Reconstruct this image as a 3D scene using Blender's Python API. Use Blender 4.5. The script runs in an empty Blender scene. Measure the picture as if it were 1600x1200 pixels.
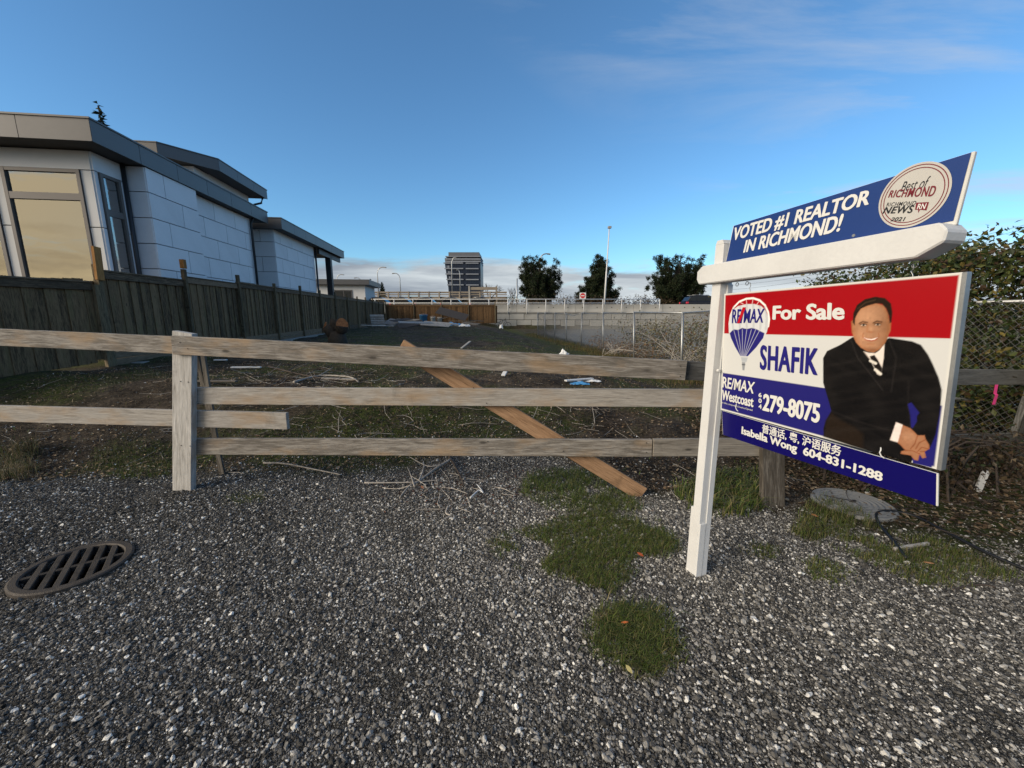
import bpy, bmesh, math, random
import numpy as np
from mathutils import Matrix, Vector, Euler

# ------------------------------------------------------------------ camera, world, sun, exposure
SC = bpy.context.scene
COL = SC.collection
R = math.radians
F, HC, TILT = 620.0, 1.5, R(10.15)          # focal length in photo pixels, eye height, downward tilt
cam_d = bpy.data.cameras.new('camera')
cam_d.sensor_width = 36.0
cam_d.lens = 36.0 * F / 1600.0
cam_d.clip_start = 0.05
cam_d.clip_end = 9000
cam = bpy.data.objects.new('camera', cam_d)
COL.objects.link(cam)
cam.location = (0, 0, HC)
cam.rotation_euler = (R(90) - TILT, 0, 0)
SC.camera = cam

SUN_EL, SUN_AZ = 20.0, 240.0                  # degrees; azimuth clockwise from +Y (behind the camera, to its left)
sun_dir = Vector((math.sin(R(SUN_AZ)) * math.cos(R(SUN_EL)), math.cos(R(SUN_AZ)) * math.cos(R(SUN_EL)), math.sin(R(SUN_EL))))
sun_d = bpy.data.lights.new('sun', 'SUN')
sun_d.energy = 1.8
sun_d.angle = R(30)
sun_d.color = (1.0, 0.90, 0.77)
sun = bpy.data.objects.new('sun', sun_d)
COL.objects.link(sun)
sun.rotation_euler = sun_dir.to_track_quat('Z', 'Y').to_euler()
sun.location = (0, -20, 30)

world = bpy.data.worlds.new('World')
SC.world = world
world.use_nodes = True
SKY_STRENGTH = 0.077
EXPOSURE = 1.05


class NT:
    """small helper for building node trees"""
    def __init__(s, tree):
        s.t = tree
        s.n = tree.nodes
        s.l = tree.links

    def new(s, typ, **kw):
        nd = s.n.new(typ)
        for k, v in kw.items():
            if k.startswith('_'):
                nd.inputs[k[1:].replace('_', ' ')].default_value = v
            else:
                setattr(nd, k, v)
        return nd

    def link(s, a, b):
        s.l.new(a, b)

    def math(s, op, a, b=None, clamp=False):
        nd = s.n.new('ShaderNodeMath')
        nd.operation = op
        nd.use_clamp = clamp
        for i, v in enumerate((a, b)):
            if v is None:
                continue
            if isinstance(v, (int, float)):
                nd.inputs[i].default_value = v
            else:
                s.l.new(v, nd.inputs[i])
        return nd.outputs[0]

    def ramp(s, fac, stops, interp='LINEAR'):
        nd = s.n.new('ShaderNodeValToRGB')
        nd.color_ramp.interpolation = interp
        el = nd.color_ramp.elements
        while len(el) > 1:
            el.remove(el[-1])
        el[0].position, el[0].color = stops[0][0], col4(stops[0][1])
        for p, c in stops[1:]:
            e = el.new(p)
            e.color = col4(c)
        s.l.new(fac, nd.inputs[0])
        return nd.outputs[0]

    def mix(s, fac, a, b, blend='MIX'):
        nd = s.n.new('ShaderNodeMix')
        nd.data_type = 'RGBA'
        nd.blend_type = blend
        for sock, v in ((nd.inputs[0], fac), (nd.inputs[6], a), (nd.inputs[7], b)):
            if isinstance(v, (int, float)):
                sock.default_value = v
            elif isinstance(v, (tuple, list)):
                sock.default_value = col4(v)
            else:
                s.l.new(v, sock)
        return nd.outputs[2]

    def noise(s, vec, scale, detail=4, rough=0.55, dist=0.0):
        nd = s.n.new('ShaderNodeTexNoise')
        nd.inputs['Scale'].default_value = scale
        nd.inputs['Detail'].default_value = detail
        nd.inputs['Roughness'].default_value = rough
        nd.inputs['Distortion'].default_value = dist
        if vec is not None:
            s.l.new(vec, nd.inputs['Vector'])
        return nd.outputs['Fac']

    def mapping(s, vec, scale=(1, 1, 1), rot=(0, 0, 0), loc=(0, 0, 0)):
        nd = s.n.new('ShaderNodeMapping')
        nd.inputs['Scale'].default_value = scale
        nd.inputs['Rotation'].default_value = rot
        nd.inputs['Location'].default_value = loc
        s.l.new(vec, nd.inputs['Vector'])
        return nd.outputs[0]


def col4(c):
    if isinstance(c, (int, float)):
        return (c, c, c, 1)
    return tuple(c) + (1,) if len(c) == 3 else tuple(c)


def hexc(h):
    v = [int(h[i:i + 2], 16) / 255 for i in (0, 2, 4)]
    return tuple((x / 12.92 if x <= .04045 else ((x + .055) / 1.055) ** 2.4) for x in v)


def build_world():
    w = NT(world.node_tree)
    w.n.clear()
    out = w.new('ShaderNodeOutputWorld')
    bg = w.new('ShaderNodeBackground')
    bg.inputs['Strength'].default_value = SKY_STRENGTH
    sky = w.new('ShaderNodeTexSky')
    sky.sky_type = 'NISHITA'
    sky.sun_disc = False
    sky.sun_elevation = R(SUN_EL)
    sky.sun_rotation = R(SUN_AZ)
    sky.altitude = 0
    sky.air_density = 1.0
    sky.dust_density = 0.3
    sky.ozone_density = 3.0
    tc = w.new('ShaderNodeTexCoord')
    d = tc.outputs['Generated']
    sep = w.new('ShaderNodeSeparateXYZ')
    w.link(d, sep.inputs[0])
    z = w.math('MAXIMUM', sep.outputs[2], 0.0)
    # flat cloud layer seen from below
    zz = w.math('ADD', z, 0.045)
    cx = w.math('DIVIDE', sep.outputs[0], zz)
    cy = w.math('DIVIDE', sep.outputs[1], zz)
    cmb = w.new('ShaderNodeCombineXYZ')
    w.link(cx, cmb.inputs[0])
    w.link(cy, cmb.inputs[1])
    p = cmb.outputs[0]
    # stratus bank low over the horizon
    n1 = w.noise(w.mapping(p, (0.22, 0.16, 1), loc=(1.2, 4.4, 0)), 1.0, 6, 0.55, 0.5)
    n1b = w.noise(w.mapping(d, (2.2, 2.2, 13.0), loc=(0.3, 0.7, 0.2)), 1.0, 6, 0.6, 0.35)
    nn = w.math('ADD', w.math('MULTIPLY', n1, 0.25), w.math('MULTIPLY', n1b, 0.75))
    low = w.ramp(z, [(0.0, 1), (0.07, 0.90), (0.12, 0.50), (0.17, 0.10), (0.25, 0)], 'EASE')
    m_low = w.math('MULTIPLY', w.math('SUBTRACT', w.math('ADD', nn, w.math('MULTIPLY', low, 0.42)), 0.68), 7.0, True)
    m_low = w.math('MULTIPLY', m_low, w.math('MINIMUM', w.math('MULTIPLY', low, 3.0), 1.0))
    dotn = w.new('ShaderNodeVectorMath', operation='DOT_PRODUCT')
    w.link(d, dotn.inputs[0])
    dotn.inputs[1].default_value = tuple(sun_dir)
    warm = w.math('MULTIPLY', w.math('SUBTRACT', dotn.outputs['Value'], 0.33), 1.6, True)
    # thin high wisps
    n2 = w.noise(w.mapping(p, (0.55, 1.5, 1), rot=(0, 0, 0.5), loc=(7.6, 2.1, 0)), 1.0, 7, 0.62, 0.6)
    n3 = w.noise(w.mapping(p, (0.20, 0.20, 1), loc=(2.80, 12.52, 0)), 1.0, 2, 0.5)
    m_hi = w.math('MULTIPLY', w.math('MULTIPLY', w.math('SUBTRACT', w.math('ADD', n2, w.math('MULTIPLY', warm, 0.30)), 0.47), 4.0, True),
                  w.math('MULTIPLY', w.math('SUBTRACT', w.math('ADD', n3, w.math('MULTIPLY', warm, 0.25)), 0.475), 7.0, True), True)
    m_hi = w.math('MULTIPLY', m_hi, w.math('ADD', 0.6, w.math('MULTIPLY', warm, 0.4)), True)
    # clouds take their light from the low sun: warm around it, grey-white away from it
    n4 = w.noise(w.mapping(d, (1.6, 1.6, 16.0), loc=(5.3, 0.2, 0.1)), 1.0, 6, 0.6, 0.3)
    shade = w.math('MULTIPLY', w.math('SUBTRACT', n4, 0.36), 3.6, True)
    grey = w.mix(shade, (1.9, 2.2, 2.6), (4.6, 5.0, 5.2))
    gold = w.mix(shade, (4.0, 3.2, 2.2), (10.5, 8.2, 4.4))
    ccol = w.mix(warm, grey, gold)
    base = w.mix(1.0, sky.outputs[0], (0.72, 1.03, 1.17), 'MULTIPLY')
    c1 = w.mix(m_hi, base, w.mix(warm, (3.6, 3.9, 4.4), (9.0, 7.2, 4.2)))
    c2 = w.mix(m_low, c1, ccol)
    w.link(c2, bg.inputs['Color'])
    w.link(bg.outputs[0], out.inputs[0])


build_world()
SC.view_settings.view_transform = 'Standard'
SC.view_settings.look = 'None'
SC.view_settings.exposure = EXPOSURE
SC.view_settings.gamma = 1.0
SC.view_settings.use_curve_mapping = False
SC.render.engine = 'CYCLES'
SC.cycles.max_bounces = 6
SC.cycles.transparent_max_bounces = 12

# ------------------------------------------------------------------ from photo pixels to places
CT, ST = math.cos(TILT), math.sin(TILT)
CAM = np.array([0, 0, HC])
TH = R(7.68)                                  # the lot's long axis leans this much to the left of the view
AX = np.array([-math.sin(TH), math.cos(TH), 0.0])
NX = np.array([math.cos(TH), math.sin(TH), 0.0])


def ray(px, py):
    u, v = (px - 800) / F, (600 - py) / F
    return np.array([u, CT + v * ST, -ST + v * CT])


def onplane(px, py, p0, n):
    d = ray(px, py)
    return CAM + d * (np.dot(np.array(p0) - CAM, n) / np.dot(d, n))


def atY(px, py, Y):
    d = ray(px, py)
    return CAM + d * (Y / d[1])


def lot2w(x, s):
    """lot coordinates (x to the right of the lot axis, s along it) to world xy"""
    return x * NX[0] + s * AX[0], x * NX[1] + s * AX[1]


def sstep(a, b, x):
    t = np.clip((np.asarray(x, float) - a) / (b - a), 0, 1)
    return t * t * (3 - 2 * t)


_rg = np.random.default_rng(5)
_waves = [(_rg.uniform(.5, 1.6) * f, _rg.uniform(0, 6.28), _rg.uniform(0, 6.28), a) for f, a in
          ((.9, .35), (.9, .35), (2.2, .2), (2.2, .2), (4.5, .09), (4.5, .09), (9, .045), (9, .045))]


def wob(x, y):
    x = np.asarray(x, float)
    y = np.asarray(y, float)
    r = 0
    for k, a, ph, amp in _waves:
        r = r + amp * np.sin(k * (x * math.cos(a) + y * math.sin(a)) * 1.9 + ph)
    return r


GBX = [-60, -6, -4.2, -2.9, -1.6, -.9, -.3, .3, .75, 1.2, 1.7, 2.1, 2.4, 2.7, 3.2, 4, 6, 60]
GBY = [3.2, 3.25, 3.35, 3.5, 3.55, 3.75, 4.15, 4.1, 3.45, 3.05, 3.0, 2.75, 2.45, 2.25, 2.1, 2.1, 1.9, 1.5]


def gravel_edge(x):
    return np.interp(x, GBX, GBY)


def gz(x, y):
    """height of the ground"""
    x = np.asarray(x, float)
    y = np.asarray(y, float)
    d = -(x * NX[0] + y * NX[1])
    behind = sstep(3.3, 6.8, y)
    rise = .45 * behind * sstep(-4.9, -1.2, d)
    dip = -.08 * sstep(4.5, 8, y) * (1 - sstep(-5, -3, d))
    w = wob(x, y)
    rough = w * (.010 + .065 * sstep(3.4, 4.6, y) * (1 - sstep(30, 40, y)))
    mound = .22 * np.exp(-(((x + 5.0) / 1.6) ** 2 + ((y - 5.6) / .8) ** 2)) + .12 * np.exp(-(((x + 1.4) / .9) ** 2 + ((y - 5.4) / .5) ** 2))
    mound = mound + .10 * np.exp(-(((x - 3.9) / .8) ** 2 + ((y - 3.5) / .35) ** 2))
    # gravel bank to the right, rising to the road
    fx = 6.6 + (y - 13) * (13.4 - 6.6) / 27.0
    e = x - fx
    bank = 1.5 * sstep(0, 6.0, e) * sstep(7, 15, y)
    z = rise + dip + rough + mound + bank
    z = np.where(np.hypot(x + 2.61, y - 2.14) < .19, z - .28, z)      # the drain's pit
    far = sstep(41.25, 41.5, y)
    return z * (1 - far) + 1.25 * far


def gp(px, py):
    """first point of the ground seen at a photo pixel"""
    d = ray(px, py)
    t = np.concatenate([np.arange(.8, 12, .01), np.arange(12, 60, .05)])
    P = CAM[None] + t[:, None] * d[None]
    below = P[:, 2] < gz(P[:, 0], P[:, 1])
    i = int(np.argmax(below)) if below.any() else len(t) - 1
    q = P[i]
    return float(q[0]), float(q[1]), float(gz(q[0], q[1]))


# ------------------------------------------------------------------ mesh helpers
class MB:
    def __init__(s):
        s.v, s.f = [], []

    def add(s, vs, fs):
        o = len(s.v)
        s.v.extend([tuple(map(float, p)) for p in vs])
        s.f.extend([tuple(o + i for i in f) for f in fs])
        return s

    def box(s, x0, x1, y0, y1, z0, z1):
        return s.add([(x0, y0, z0), (x1, y0, z0), (x1, y1, z0), (x0, y1, z0), (x0, y0, z1), (x1, y0, z1), (x1, y1, z1), (x0, y1, z1)],
                     [(0, 3, 2, 1), (4, 5, 6, 7), (0, 1, 5, 4), (1, 2, 6, 5), (2, 3, 7, 6), (3, 0, 4, 7)])

    def prism(s, pts, axis, a, b):
        """closed outline extruded along an axis; pts are the two other coordinates in order"""
        def mk(p, t):
            if axis == 'x':
                return (t, p[0], p[1])
            if axis == 'y':
                return (p[0], t, p[1])
            return (p[0], p[1], t)
        n = len(pts)
        vs = [mk(p, a) for p in pts] + [mk(p, b) for p in pts]
        fs = [tuple(range(n))[::-1], tuple(range(n, 2 * n))] + [(i, (i + 1) % n, n + (i + 1) % n, n + i) for i in range(n)]
        return s.add(vs, fs)

    def tube(s, pts, rad, n=6, cap=True):
        pts = [Vector(p) for p in pts]
        rads = rad if isinstance(rad, (list, tuple)) else [rad] * len(pts)
        rings = []
        for i, p in enumerate(pts):
            t = (pts[min(i + 1, len(pts) - 1)] - pts[max(i - 1, 0)]).normalized()
            ref = Vector((0, 0, 1)) if abs(t.z) < .9 else Vector((1, 0, 0))
            a = t.cross(ref).normalized()
            b = t.cross(a)
            rings.append([p + (a * math.cos(6.28318 * k / n) + b * math.sin(6.28318 * k / n)) * rads[i] for k in range(n)])
        vs = [q for r in rings for q in r]
        fs = []
        for i in range(len(pts) - 1):
            for k in range(n):
                fs.append((i * n + k, i * n + (k + 1) % n, (i + 1) * n + (k + 1) % n, (i + 1) * n + k))
        if cap:
            fs.append(tuple(range(n)))
            fs.append(tuple(range((len(pts) - 1) * n, len(pts) * n))[::-1])
        return s.add(vs, fs)

    def lathe(s, prof, n=16, c=(0, 0, 0)):
        vs = [(c[0] + r * math.cos(6.28318 * k / n), c[1] + r * math.sin(6.28318 * k / n), c[2] + z) for r, z in prof for k in range(n)]
        fs = [(i * n + k, i * n + (k + 1) % n, (i + 1) * n + (k + 1) % n, (i + 1) * n + k) for i in range(len(prof) - 1) for k in range(n)]
        fs.append(tuple(range(n))[::-1])
        fs.append(tuple(range((len(prof) - 1) * n, len(prof) * n)))
        return s.add(vs, fs)

    def mesh(s, name, mat=None, smooth=False, bevel=0.0):
        me = bpy.data.meshes.new(name)
        me.from_pydata(s.v, [], s.f)
        bm = bmesh.new()
        bm.from_mesh(me)
        bmesh.ops.recalc_face_normals(bm, faces=bm.faces)
        if bevel > 0:
            bmesh.ops.bevel(bm, geom=list(bm.edges), offset=bevel, segments=1, affect='EDGES', clamp_overlap=True)
        bm.to_mesh(me)
        bm.free()
        if smooth:
            me.polygons.foreach_set('use_smooth', [True] * len(me.polygons))
        if mat:
            me.materials.append(mat)
        return me

    def build(s, name, mat, parent=None, smooth=False, bevel=0.0, loc=(0, 0, 0), rot=(0, 0, 0)):
        return put(name, s.mesh(name, mat, smooth, bevel), parent, loc, rot)


def put(name, mesh, parent=None, loc=(0, 0, 0), rot=(0, 0, 0)):
    o = bpy.data.objects.new(name, mesh)
    COL.objects.link(o)
    o.parent = parent
    if isinstance(rot, Matrix):
        o.matrix_local = Matrix.Translation(Vector(loc)) @ rot.to_4x4()
    else:
        o.location = loc
        o.rotation_euler = rot
    return o


def thing(name, label, cat, loc=(0, 0, 0), rotz=0.0, group=None):
    o = bpy.data.objects.new(name, None)
    o.empty_display_size = .1
    COL.objects.link(o)
    o.location = loc
    o.rotation_euler = (0, 0, rotz)
    return tag(o, label, cat, group)


def tag(o, label, cat, group=None):
    o['label'] = label
    o['category'] = cat
    if group:
        o['group'] = group
    return o


def kind(o, k):
    o['kind'] = k
    return o


_cache = {}


def plank_mesh(L, w, t, mat, bev=.003):
    k = (round(L, 3), round(w, 3), round(t, 3), mat.name)
    if k not in _cache:
        _cache[k] = MB().box(-L / 2, L / 2, -t / 2, t / 2, -w / 2, w / 2).mesh('plank', mat, False, bev)
    return _cache[k]


def frame_from(xdir, updir):
    """rotation with local X along xdir and local Z as near updir as can be"""
    x = Vector(xdir).normalized()
    z = Vector(updir)
    z = (z - x * z.dot(x)).normalized()
    y = z.cross(x)
    return Matrix((x, y, z)).transposed()


def plank_between(name, a, b, w, t, mat, parent=None, up=(0, 0, 1), bev=.003):
    a, b = Vector(a), Vector(b)
    if parent is not None:
        inv = parent.matrix_basis.inverted()
        a, b = inv @ a, inv @ b
        up = inv.to_3x3() @ Vector(up)
    return put(name, plank_mesh((b - a).length, w, t, mat, bev), parent, (a + b) / 2, frame_from(b - a, up))


def raw(name, verts, faces, mat, parent=None, smooth=False, color=None, loc=(0, 0, 0), extra=None):
    me = bpy.data.meshes.new(name)
    me.from_pydata([tuple(v) for v in verts] if not isinstance(verts, np.ndarray) else verts.tolist(), [], faces if isinstance(faces, list) else faces.tolist())
    if color is not None:
        at = me.color_attributes.new('Col', 'FLOAT_COLOR', 'POINT')
        c = np.ones((len(verts), 4))
        c[:, :3] = color
        at.data.foreach_set('color', c.ravel())
    if extra:
        for k, arr in extra.items():
            at = me.attributes.new(k, 'FLOAT', 'POINT')
            at.data.foreach_set('value', np.asarray(arr, float).ravel())
    if smooth:
        me.polygons.foreach_set('use_smooth', [True] * len(me.polygons))
    me.materials.append(mat)
    return put(name, me, parent, loc)


# ------------------------------------------------------------------ materials
def mat(name):
    m = bpy.data.materials.new(name)
    m.use_nodes = True
    t = NT(m.node_tree)
    b = t.n['Principled BSDF']
    return m, t, b


def bump(t, b, h, strength=.4, dist=.01):
    nd = t.new('ShaderNodeBump')
    nd.inputs['Strength'].default_value = strength
    nd.inputs['Distance'].default_value = dist
    t.link(h, nd.inputs['Height'])
    t.link(nd.outputs[0], b.inputs['Normal'])


def plain(name, c, rough=.6, metal=0.0, var=.12, scale=6.0, bumpv=.1, spec=.4):
    """even colour broken up by soft blotches, fine grain and a little relief"""
    m, t, b = mat(name)
    co = t.new('ShaderNodeTexCoord').outputs['Object']
    oi = t.new('ShaderNodeObjectInfo')
    n = t.noise(co, scale, 6, .6)
    n2 = t.noise(co, scale * 14, 3, .6)
    f = t.math('ADD', t.math('MULTIPLY', n, .7), t.math('MULTIPLY', n2, .3))
    f = t.math('ADD', f, t.math('MULTIPLY', t.math('SUBTRACT', oi.outputs['Random'], .5), .25))
    cc = Vector(c)
    t.link(t.ramp(f, [(.25, tuple(cc * (1 - var * 1.6))), (.5, tuple(cc)), (.78, tuple(cc * (1 + var)))]), b.inputs['Base Color'])
    b.inputs['Roughness'].default_value = rough
    b.inputs['Metallic'].default_value = metal
    b.inputs['Specular IOR Level'].default_value = spec
    if bumpv:
        bump(t, b, n2, bumpv, .004)
    return m


def wood(name, light, dark, warm=None, rough=.85, grain=1.0, knots=True):
    """boards: grain runs along local X"""
    m, t, b = mat(name)
    co = t.new('ShaderNodeTexCoord').outputs['Object']
    oi = t.new('ShaderNodeObjectInfo')
    off = t.new('ShaderNodeVectorMath', operation='ADD')
    cmb = t.new('ShaderNodeCombineXYZ')
    r = t.math('MULTIPLY', oi.outputs['Random'], 37.0)
    for i in range(3):
        t.link(r, cmb.inputs[i])
    t.link(co, off.inputs[0])
    t.link(cmb.outputs[0], off.inputs[1])
    p = off.outputs[0]
    fine = t.noise(t.mapping(p, (7, 90, 130)), grain, 6, .7, .5)
    broad = t.noise(t.mapping(p, (2.6, 16, 22)), grain, 6, .7, 1.2)
    blot = t.noise(t.mapping(p, (2.2, 6, 6)), 1.0, 3, .6)
    f = t.math('ADD', t.math('MULTIPLY', fine, .5), t.math('MULTIPLY', broad, .5))
    f = t.math('ADD', f, t.math('MULTIPLY', t.math('SUBTRACT', oi.outputs['Random'], .5), .16))
    c = t.ramp(f, [(.34, tuple(.7 * a for a in dark)), (.43, dark), (.50, tuple(.55 * a + .45 * bb for a, bb in zip(light, dark))), (.60, light), (.74, tuple(1.4 * a for a in light))])
    if warm:
        wm = t.math('MULTIPLY', t.math('SUBTRACT', blot, .50), 5.0, True)
        c = t.mix(t.math('MULTIPLY', wm, .75), c, t.mix(fine, tuple(.6 * a for a in warm), warm))
    if knots:
        vo = t.new('ShaderNodeTexVoronoi')
        vo.inputs['Scale'].default_value = 1.0
        t.link(t.mapping(p, (2.6, .25, 7.0)), vo.inputs['Vector'])
        k = t.ramp(vo.outputs['Distance'], [(.045, 1), (.07, .75), (.095, .25), (.15, 0)])
        c = t.mix(t.math('MULTIPLY', k, .85), c, tuple(.30 * a for a in dark))
        # short drying cracks along the grain
        ck = t.noise(t.mapping(p, (5, 3, 160)), 1.0, 2, .5, .2)
        c = t.mix(t.math('MULTIPLY', t.math('SUBTRACT', ck, .66), 9.0, True), c, tuple(.25 * a for a in dark))
    st = t.noise(t.mapping(p, (5, 3, 3)), 1.0, 6, .7)
    stm = t.math('MULTIPLY', t.math('SUBTRACT', st, .58), 6.0, True)
    c = t.mix(t.math('MULTIPLY', stm, .45), c, tuple(.45 * a for a in dark))
    t.link(c, b.inputs['Base Color'])
    b.inputs['Roughness'].default_value = rough
    b.inputs['Specular IOR Level'].default_value = .25
    bump(t, b, t.math('ADD', fine, t.math('MULTIPLY', broad, .6)), .55, .006)
    return m


def vcol(name, rough=.7, spec=.3, translucent=0.0, jitter=0.0):
    m, t, b = mat(name)
    a = t.new('ShaderNodeVertexColor', layer_name='Col')
    c = a.outputs[0]
    if jitter:
        co = t.new('ShaderNodeTexCoord').outputs['Object']
        n = t.noise(co, 30, 3, .6)
        c = t.mix(1.0, c, t.ramp(n, [(.3, 1 - jitter), (.7, 1 + jitter)]), 'MULTIPLY')
    t.link(c, b.inputs['Base Color'])
    b.inputs['Roughness'].default_value = rough
    b.inputs['Specular IOR Level'].default_value = spec
    if translucent:
        tr = t.new('ShaderNodeBsdfTranslucent')
        t.link(c, tr.inputs[0])
        mx = t.new('ShaderNodeMixShader')
        mx.inputs[0].default_value = translucent
        t.link(b.outputs[0], mx.inputs[1])
        t.link(tr.outputs[0], mx.inputs[2])
        t.link(mx.outputs[0], t.n['Material Output'].inputs[0])
    return m


def ground_material():
    m, t, b = mat('ground')
    co = t.new('ShaderNodeTexCoord').outputs['Object']
    def at(nm):
        return t.new('ShaderNodeAttribute', attribute_name=nm).outputs['Fac']
    # gravel: small voronoi pebbles between the modelled stones
    vo = t.new('ShaderNodeTexVoronoi')
    vo.inputs['Scale'].default_value = 210
    t.link(co, vo.inputs['Vector'])
    sepc = t.new('ShaderNodeSeparateColor')
    t.link(vo.outputs['Color'], sepc.inputs[0])
    vo2 = t.new('ShaderNodeTexVoronoi')
    vo2.inputs['Scale'].default_value = 33
    t.link(co, vo2.inputs['Vector'])
    big = t.noise(co, 1.1, 5, .6)
    peb = t.ramp(sepc.outputs[0], [(0, (.035, .033, .030)), (.45, (.125, .120, .111)), (.8, (.26, .25, .232)), (.95, (.45, .435, .41)), (1, (.6, .585, .55))])
    edge = t.ramp(vo.outputs['Distance'], [(.25, 1), (.62, .25)])
    peb = t.mix(1.0, peb, edge, 'MULTIPLY')
    peb = t.mix(1.0, peb, t.ramp(big, [(.3, .6), (.55, 1.0), (.75, 1.35)]), 'MULTIPLY')
    # soil with rotting leaves
    n1 = t.noise(co, 3.2, 8, .7)
    n2 = t.noise(co, 26, 6, .75)
    soil = t.ramp(t.math('ADD', t.math('MULTIPLY', n1, .5), t.math('MULTIPLY', n2, .5)),
                  [(.36, (.010, .008, .006)), (.46, (.034, .027, .020)), (.55, (.085, .067, .049)), (.66, (.20, .165, .125)), (.75, (.34, .29, .23))])
    moss = t.ramp(n2, [(.3, (.012, .018, .005)), (.50, (.048, .064, .015)), (.72, (.13, .14, .042))])
    farc = t.ramp(n1, [(.3, (.025, .022, .015)), (.6, (.055, .05, .032)), (.8, (.09, .085, .05))])
    pale = t.ramp(t.math('ADD', t.math('MULTIPLY', n1, .4), t.math('MULTIPLY', n2, .6)), [(.3, (.15, .148, .135)), (.7, (.34, .33, .30))])
    c = t.mix(at('gravel'), soil, peb)
    gm = t.math('MULTIPLY', at('green'), t.math('MULTIPLY', t.math('SUBTRACT', t.noise(co, 7, 5, .7), .33), 4.5, True))
    c = t.mix(gm, c, moss)
    c = t.mix(at('bank'), c, pale)
    c = t.mix(at('far'), c, farc)
    t.link(c, b.inputs['Base Color'])
    b.inputs['Roughness'].default_value = .95
    b.inputs['Specular IOR Level'].default_value = .15
    h = t.math('ADD', t.math('MULTIPLY', t.math('SUBTRACT', 1.0, vo.outputs['Distance']), .5), t.math('MULTIPLY', n2, 1.2))
    bump(t, b, h, 1.0, .02)
    return m


M = {}
M['ground'] = ground_material()
M['rail_wood'] = wood('rail_wood', (.33, .305, .275), (.15, .133, .115), warm=(.38, .265, .16))
M['post_wood'] = wood('post_wood', (.44, .42, .395), (.19, .175, .155))
M['old_wood'] = wood('old_wood', (.20, .18, .155), (.075, .064, .052))
M['grey_wood'] = wood('grey_wood', (.155, .155, .15), (.06, .058, .055))
M['brown_wood'] = wood('brown_wood', (.31, .19, .11), (.13, .068, .034))
M['fence_wood'] = wood('fence_wood', (.205, .132, .070), (.062, .040, .022), warm=(.20, .15, .07), knots=True)
M['fence_rail'] = wood('fence_rail', (.20, .14, .09), (.075, .052, .033))
M['fence_post'] = wood('fence_post', (.19, .145, .085), (.08, .058, .034))
M['fresh_wood'] = wood('fresh_wood', (.40, .20, .065), (.22, .10, .03), knots=False)
M['back_wood'] = wood('back_wood', (.17, .098, .045), (.07, .038, .017))
M['white_paint'] = plain('white_paint', (.58, .585, .59), .5, 0, .06, 5, .25)
M['concrete'] = plain('concrete', (.21, .20, .185), .9, 0, .22, 2.5, .35)
M['block'] = plain('block_concrete', (.33, .32, .295), .9, 0, .16, 1.2, .35)
M['joint'] = plain('dark_joint', (.16, .17, .185), .9, 0, .08, 3, .1)
M['panel'] = plain('cladding_panel', (.64, .665, .70), .6, 0, .07, 1.2, .12)
M['stucco'] = plain('stucco', (.60, .59, .57), .85, 0, .05, 3, .3)
M['fascia'] = plain('fascia_metal', (.105, .103, .105), .42, .35, .06, .8, .02)
M['soffit'] = plain('soffit', (.055, .053, .052), .7, 0, .1, 3, .05)
M['frame'] = plain('window_frame', (.115, .105, .10), .45, .2, .06, 4, 0)
M['pipe'] = plain('downpipe', (.035, .037, .042), .45, .3, .06, 4, 0)
M['steel'] = plain('galvanised_steel', (.36, .37, .375), .45, .75, .14, 9, .1)
M['wire'] = plain('galvanised_wire', (.13, .13, .13), .6, .3, .2, 9, 0)
M['iron'] = plain('cast_iron', (.055, .048, .043), .6, .4, .45, 14, .7)
M['black'] = plain('black_plastic', (.012, .012, .013), .5, 0, .2, 9, .1)
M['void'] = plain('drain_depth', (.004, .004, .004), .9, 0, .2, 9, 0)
M['white_plastic'] = plain('white_plastic', (.68, .69, .70), .55, 0, .1, 9, .1)
M['blue_plastic'] = plain('blue_plastic', (.07, .27, .55), .5, 0, .15, 9, .1)
M['pink'] = plain('pink_tape', (.80, .07, .28), .5, 0, .15, 20, .1)
M['asphalt'] = plain('asphalt', (.05, .05, .052), .9, 0, .2, 3, .4)
M['sheet_grey'] = plain('grey_sheet', (.25, .245, .235), .7, 0, .35, 5, .2)
M['sheet_dark'] = plain('dark_sheet', (.035, .03, .027), .7, 0, .35, 5, .2)
M['bark'] = plain('bark', (.045, .035, .027), .95, 0, .4, 18, .9)
M['pine_bark'] = plain('pine_bark', (.03, .024, .02), .95, 0, .3, 6, .6)
M['cut'] = wood('cut_timber', (.42, .20, .085), (.20, .085, .035), knots=False)
M['twig'] = plain('pale_twig', (.34, .31, .275), .9, 0, .35, 30, .3)
M['dark_twig'] = plain('dark_twig', (.055, .042, .034), .9, 0, .35, 30, .3)
M['grass'] = vcol('grass_blades', .6, .3, .3)
M['leaf'] = vcol('leaves', .45, .35, .25)
M['needle'] = vcol('needles', .75, .15, .1)
M['litter'] = vcol('litter', .9, .15)
M['print'] = vcol('sign_print', .22, .45)
M['overpass'] = plain('overpass_concrete', (.20, .17, .135), .9, 0, .25, .4, .2)
M['overpass_rail'] = plain('overpass_rail', (.24, .205, .165), .9, 0, .25, .4, .1)
M['tower_glass'] = plain('tower_glass', (.018, .028, .052), .35, 0, .3, .05, 0, .25)
M['tower_band'] = plain('tower_band', (.20, .22, .26), .6, 0, .08, .1, 0)
M['tower_top'] = plain('tower_top', (.11, .115, .13), .5, .2, .1, .1, 0)
M['tyre'] = plain('tyre', (.015, .015, .015), .85, 0, .2, 9, .2)
M['car_black'] = plain('car_paint_black', (.012, .012, .018), .18, .2, .1, 1, 0, .6)
M['car_grey'] = plain('car_paint_grey', (.05, .052, .058), .2, .4, .1, 1, 0, .6)
M['car_white'] = plain('car_paint_white', (.5, .5, .52), .25, 0, .06, 1, 0, .6)
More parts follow.
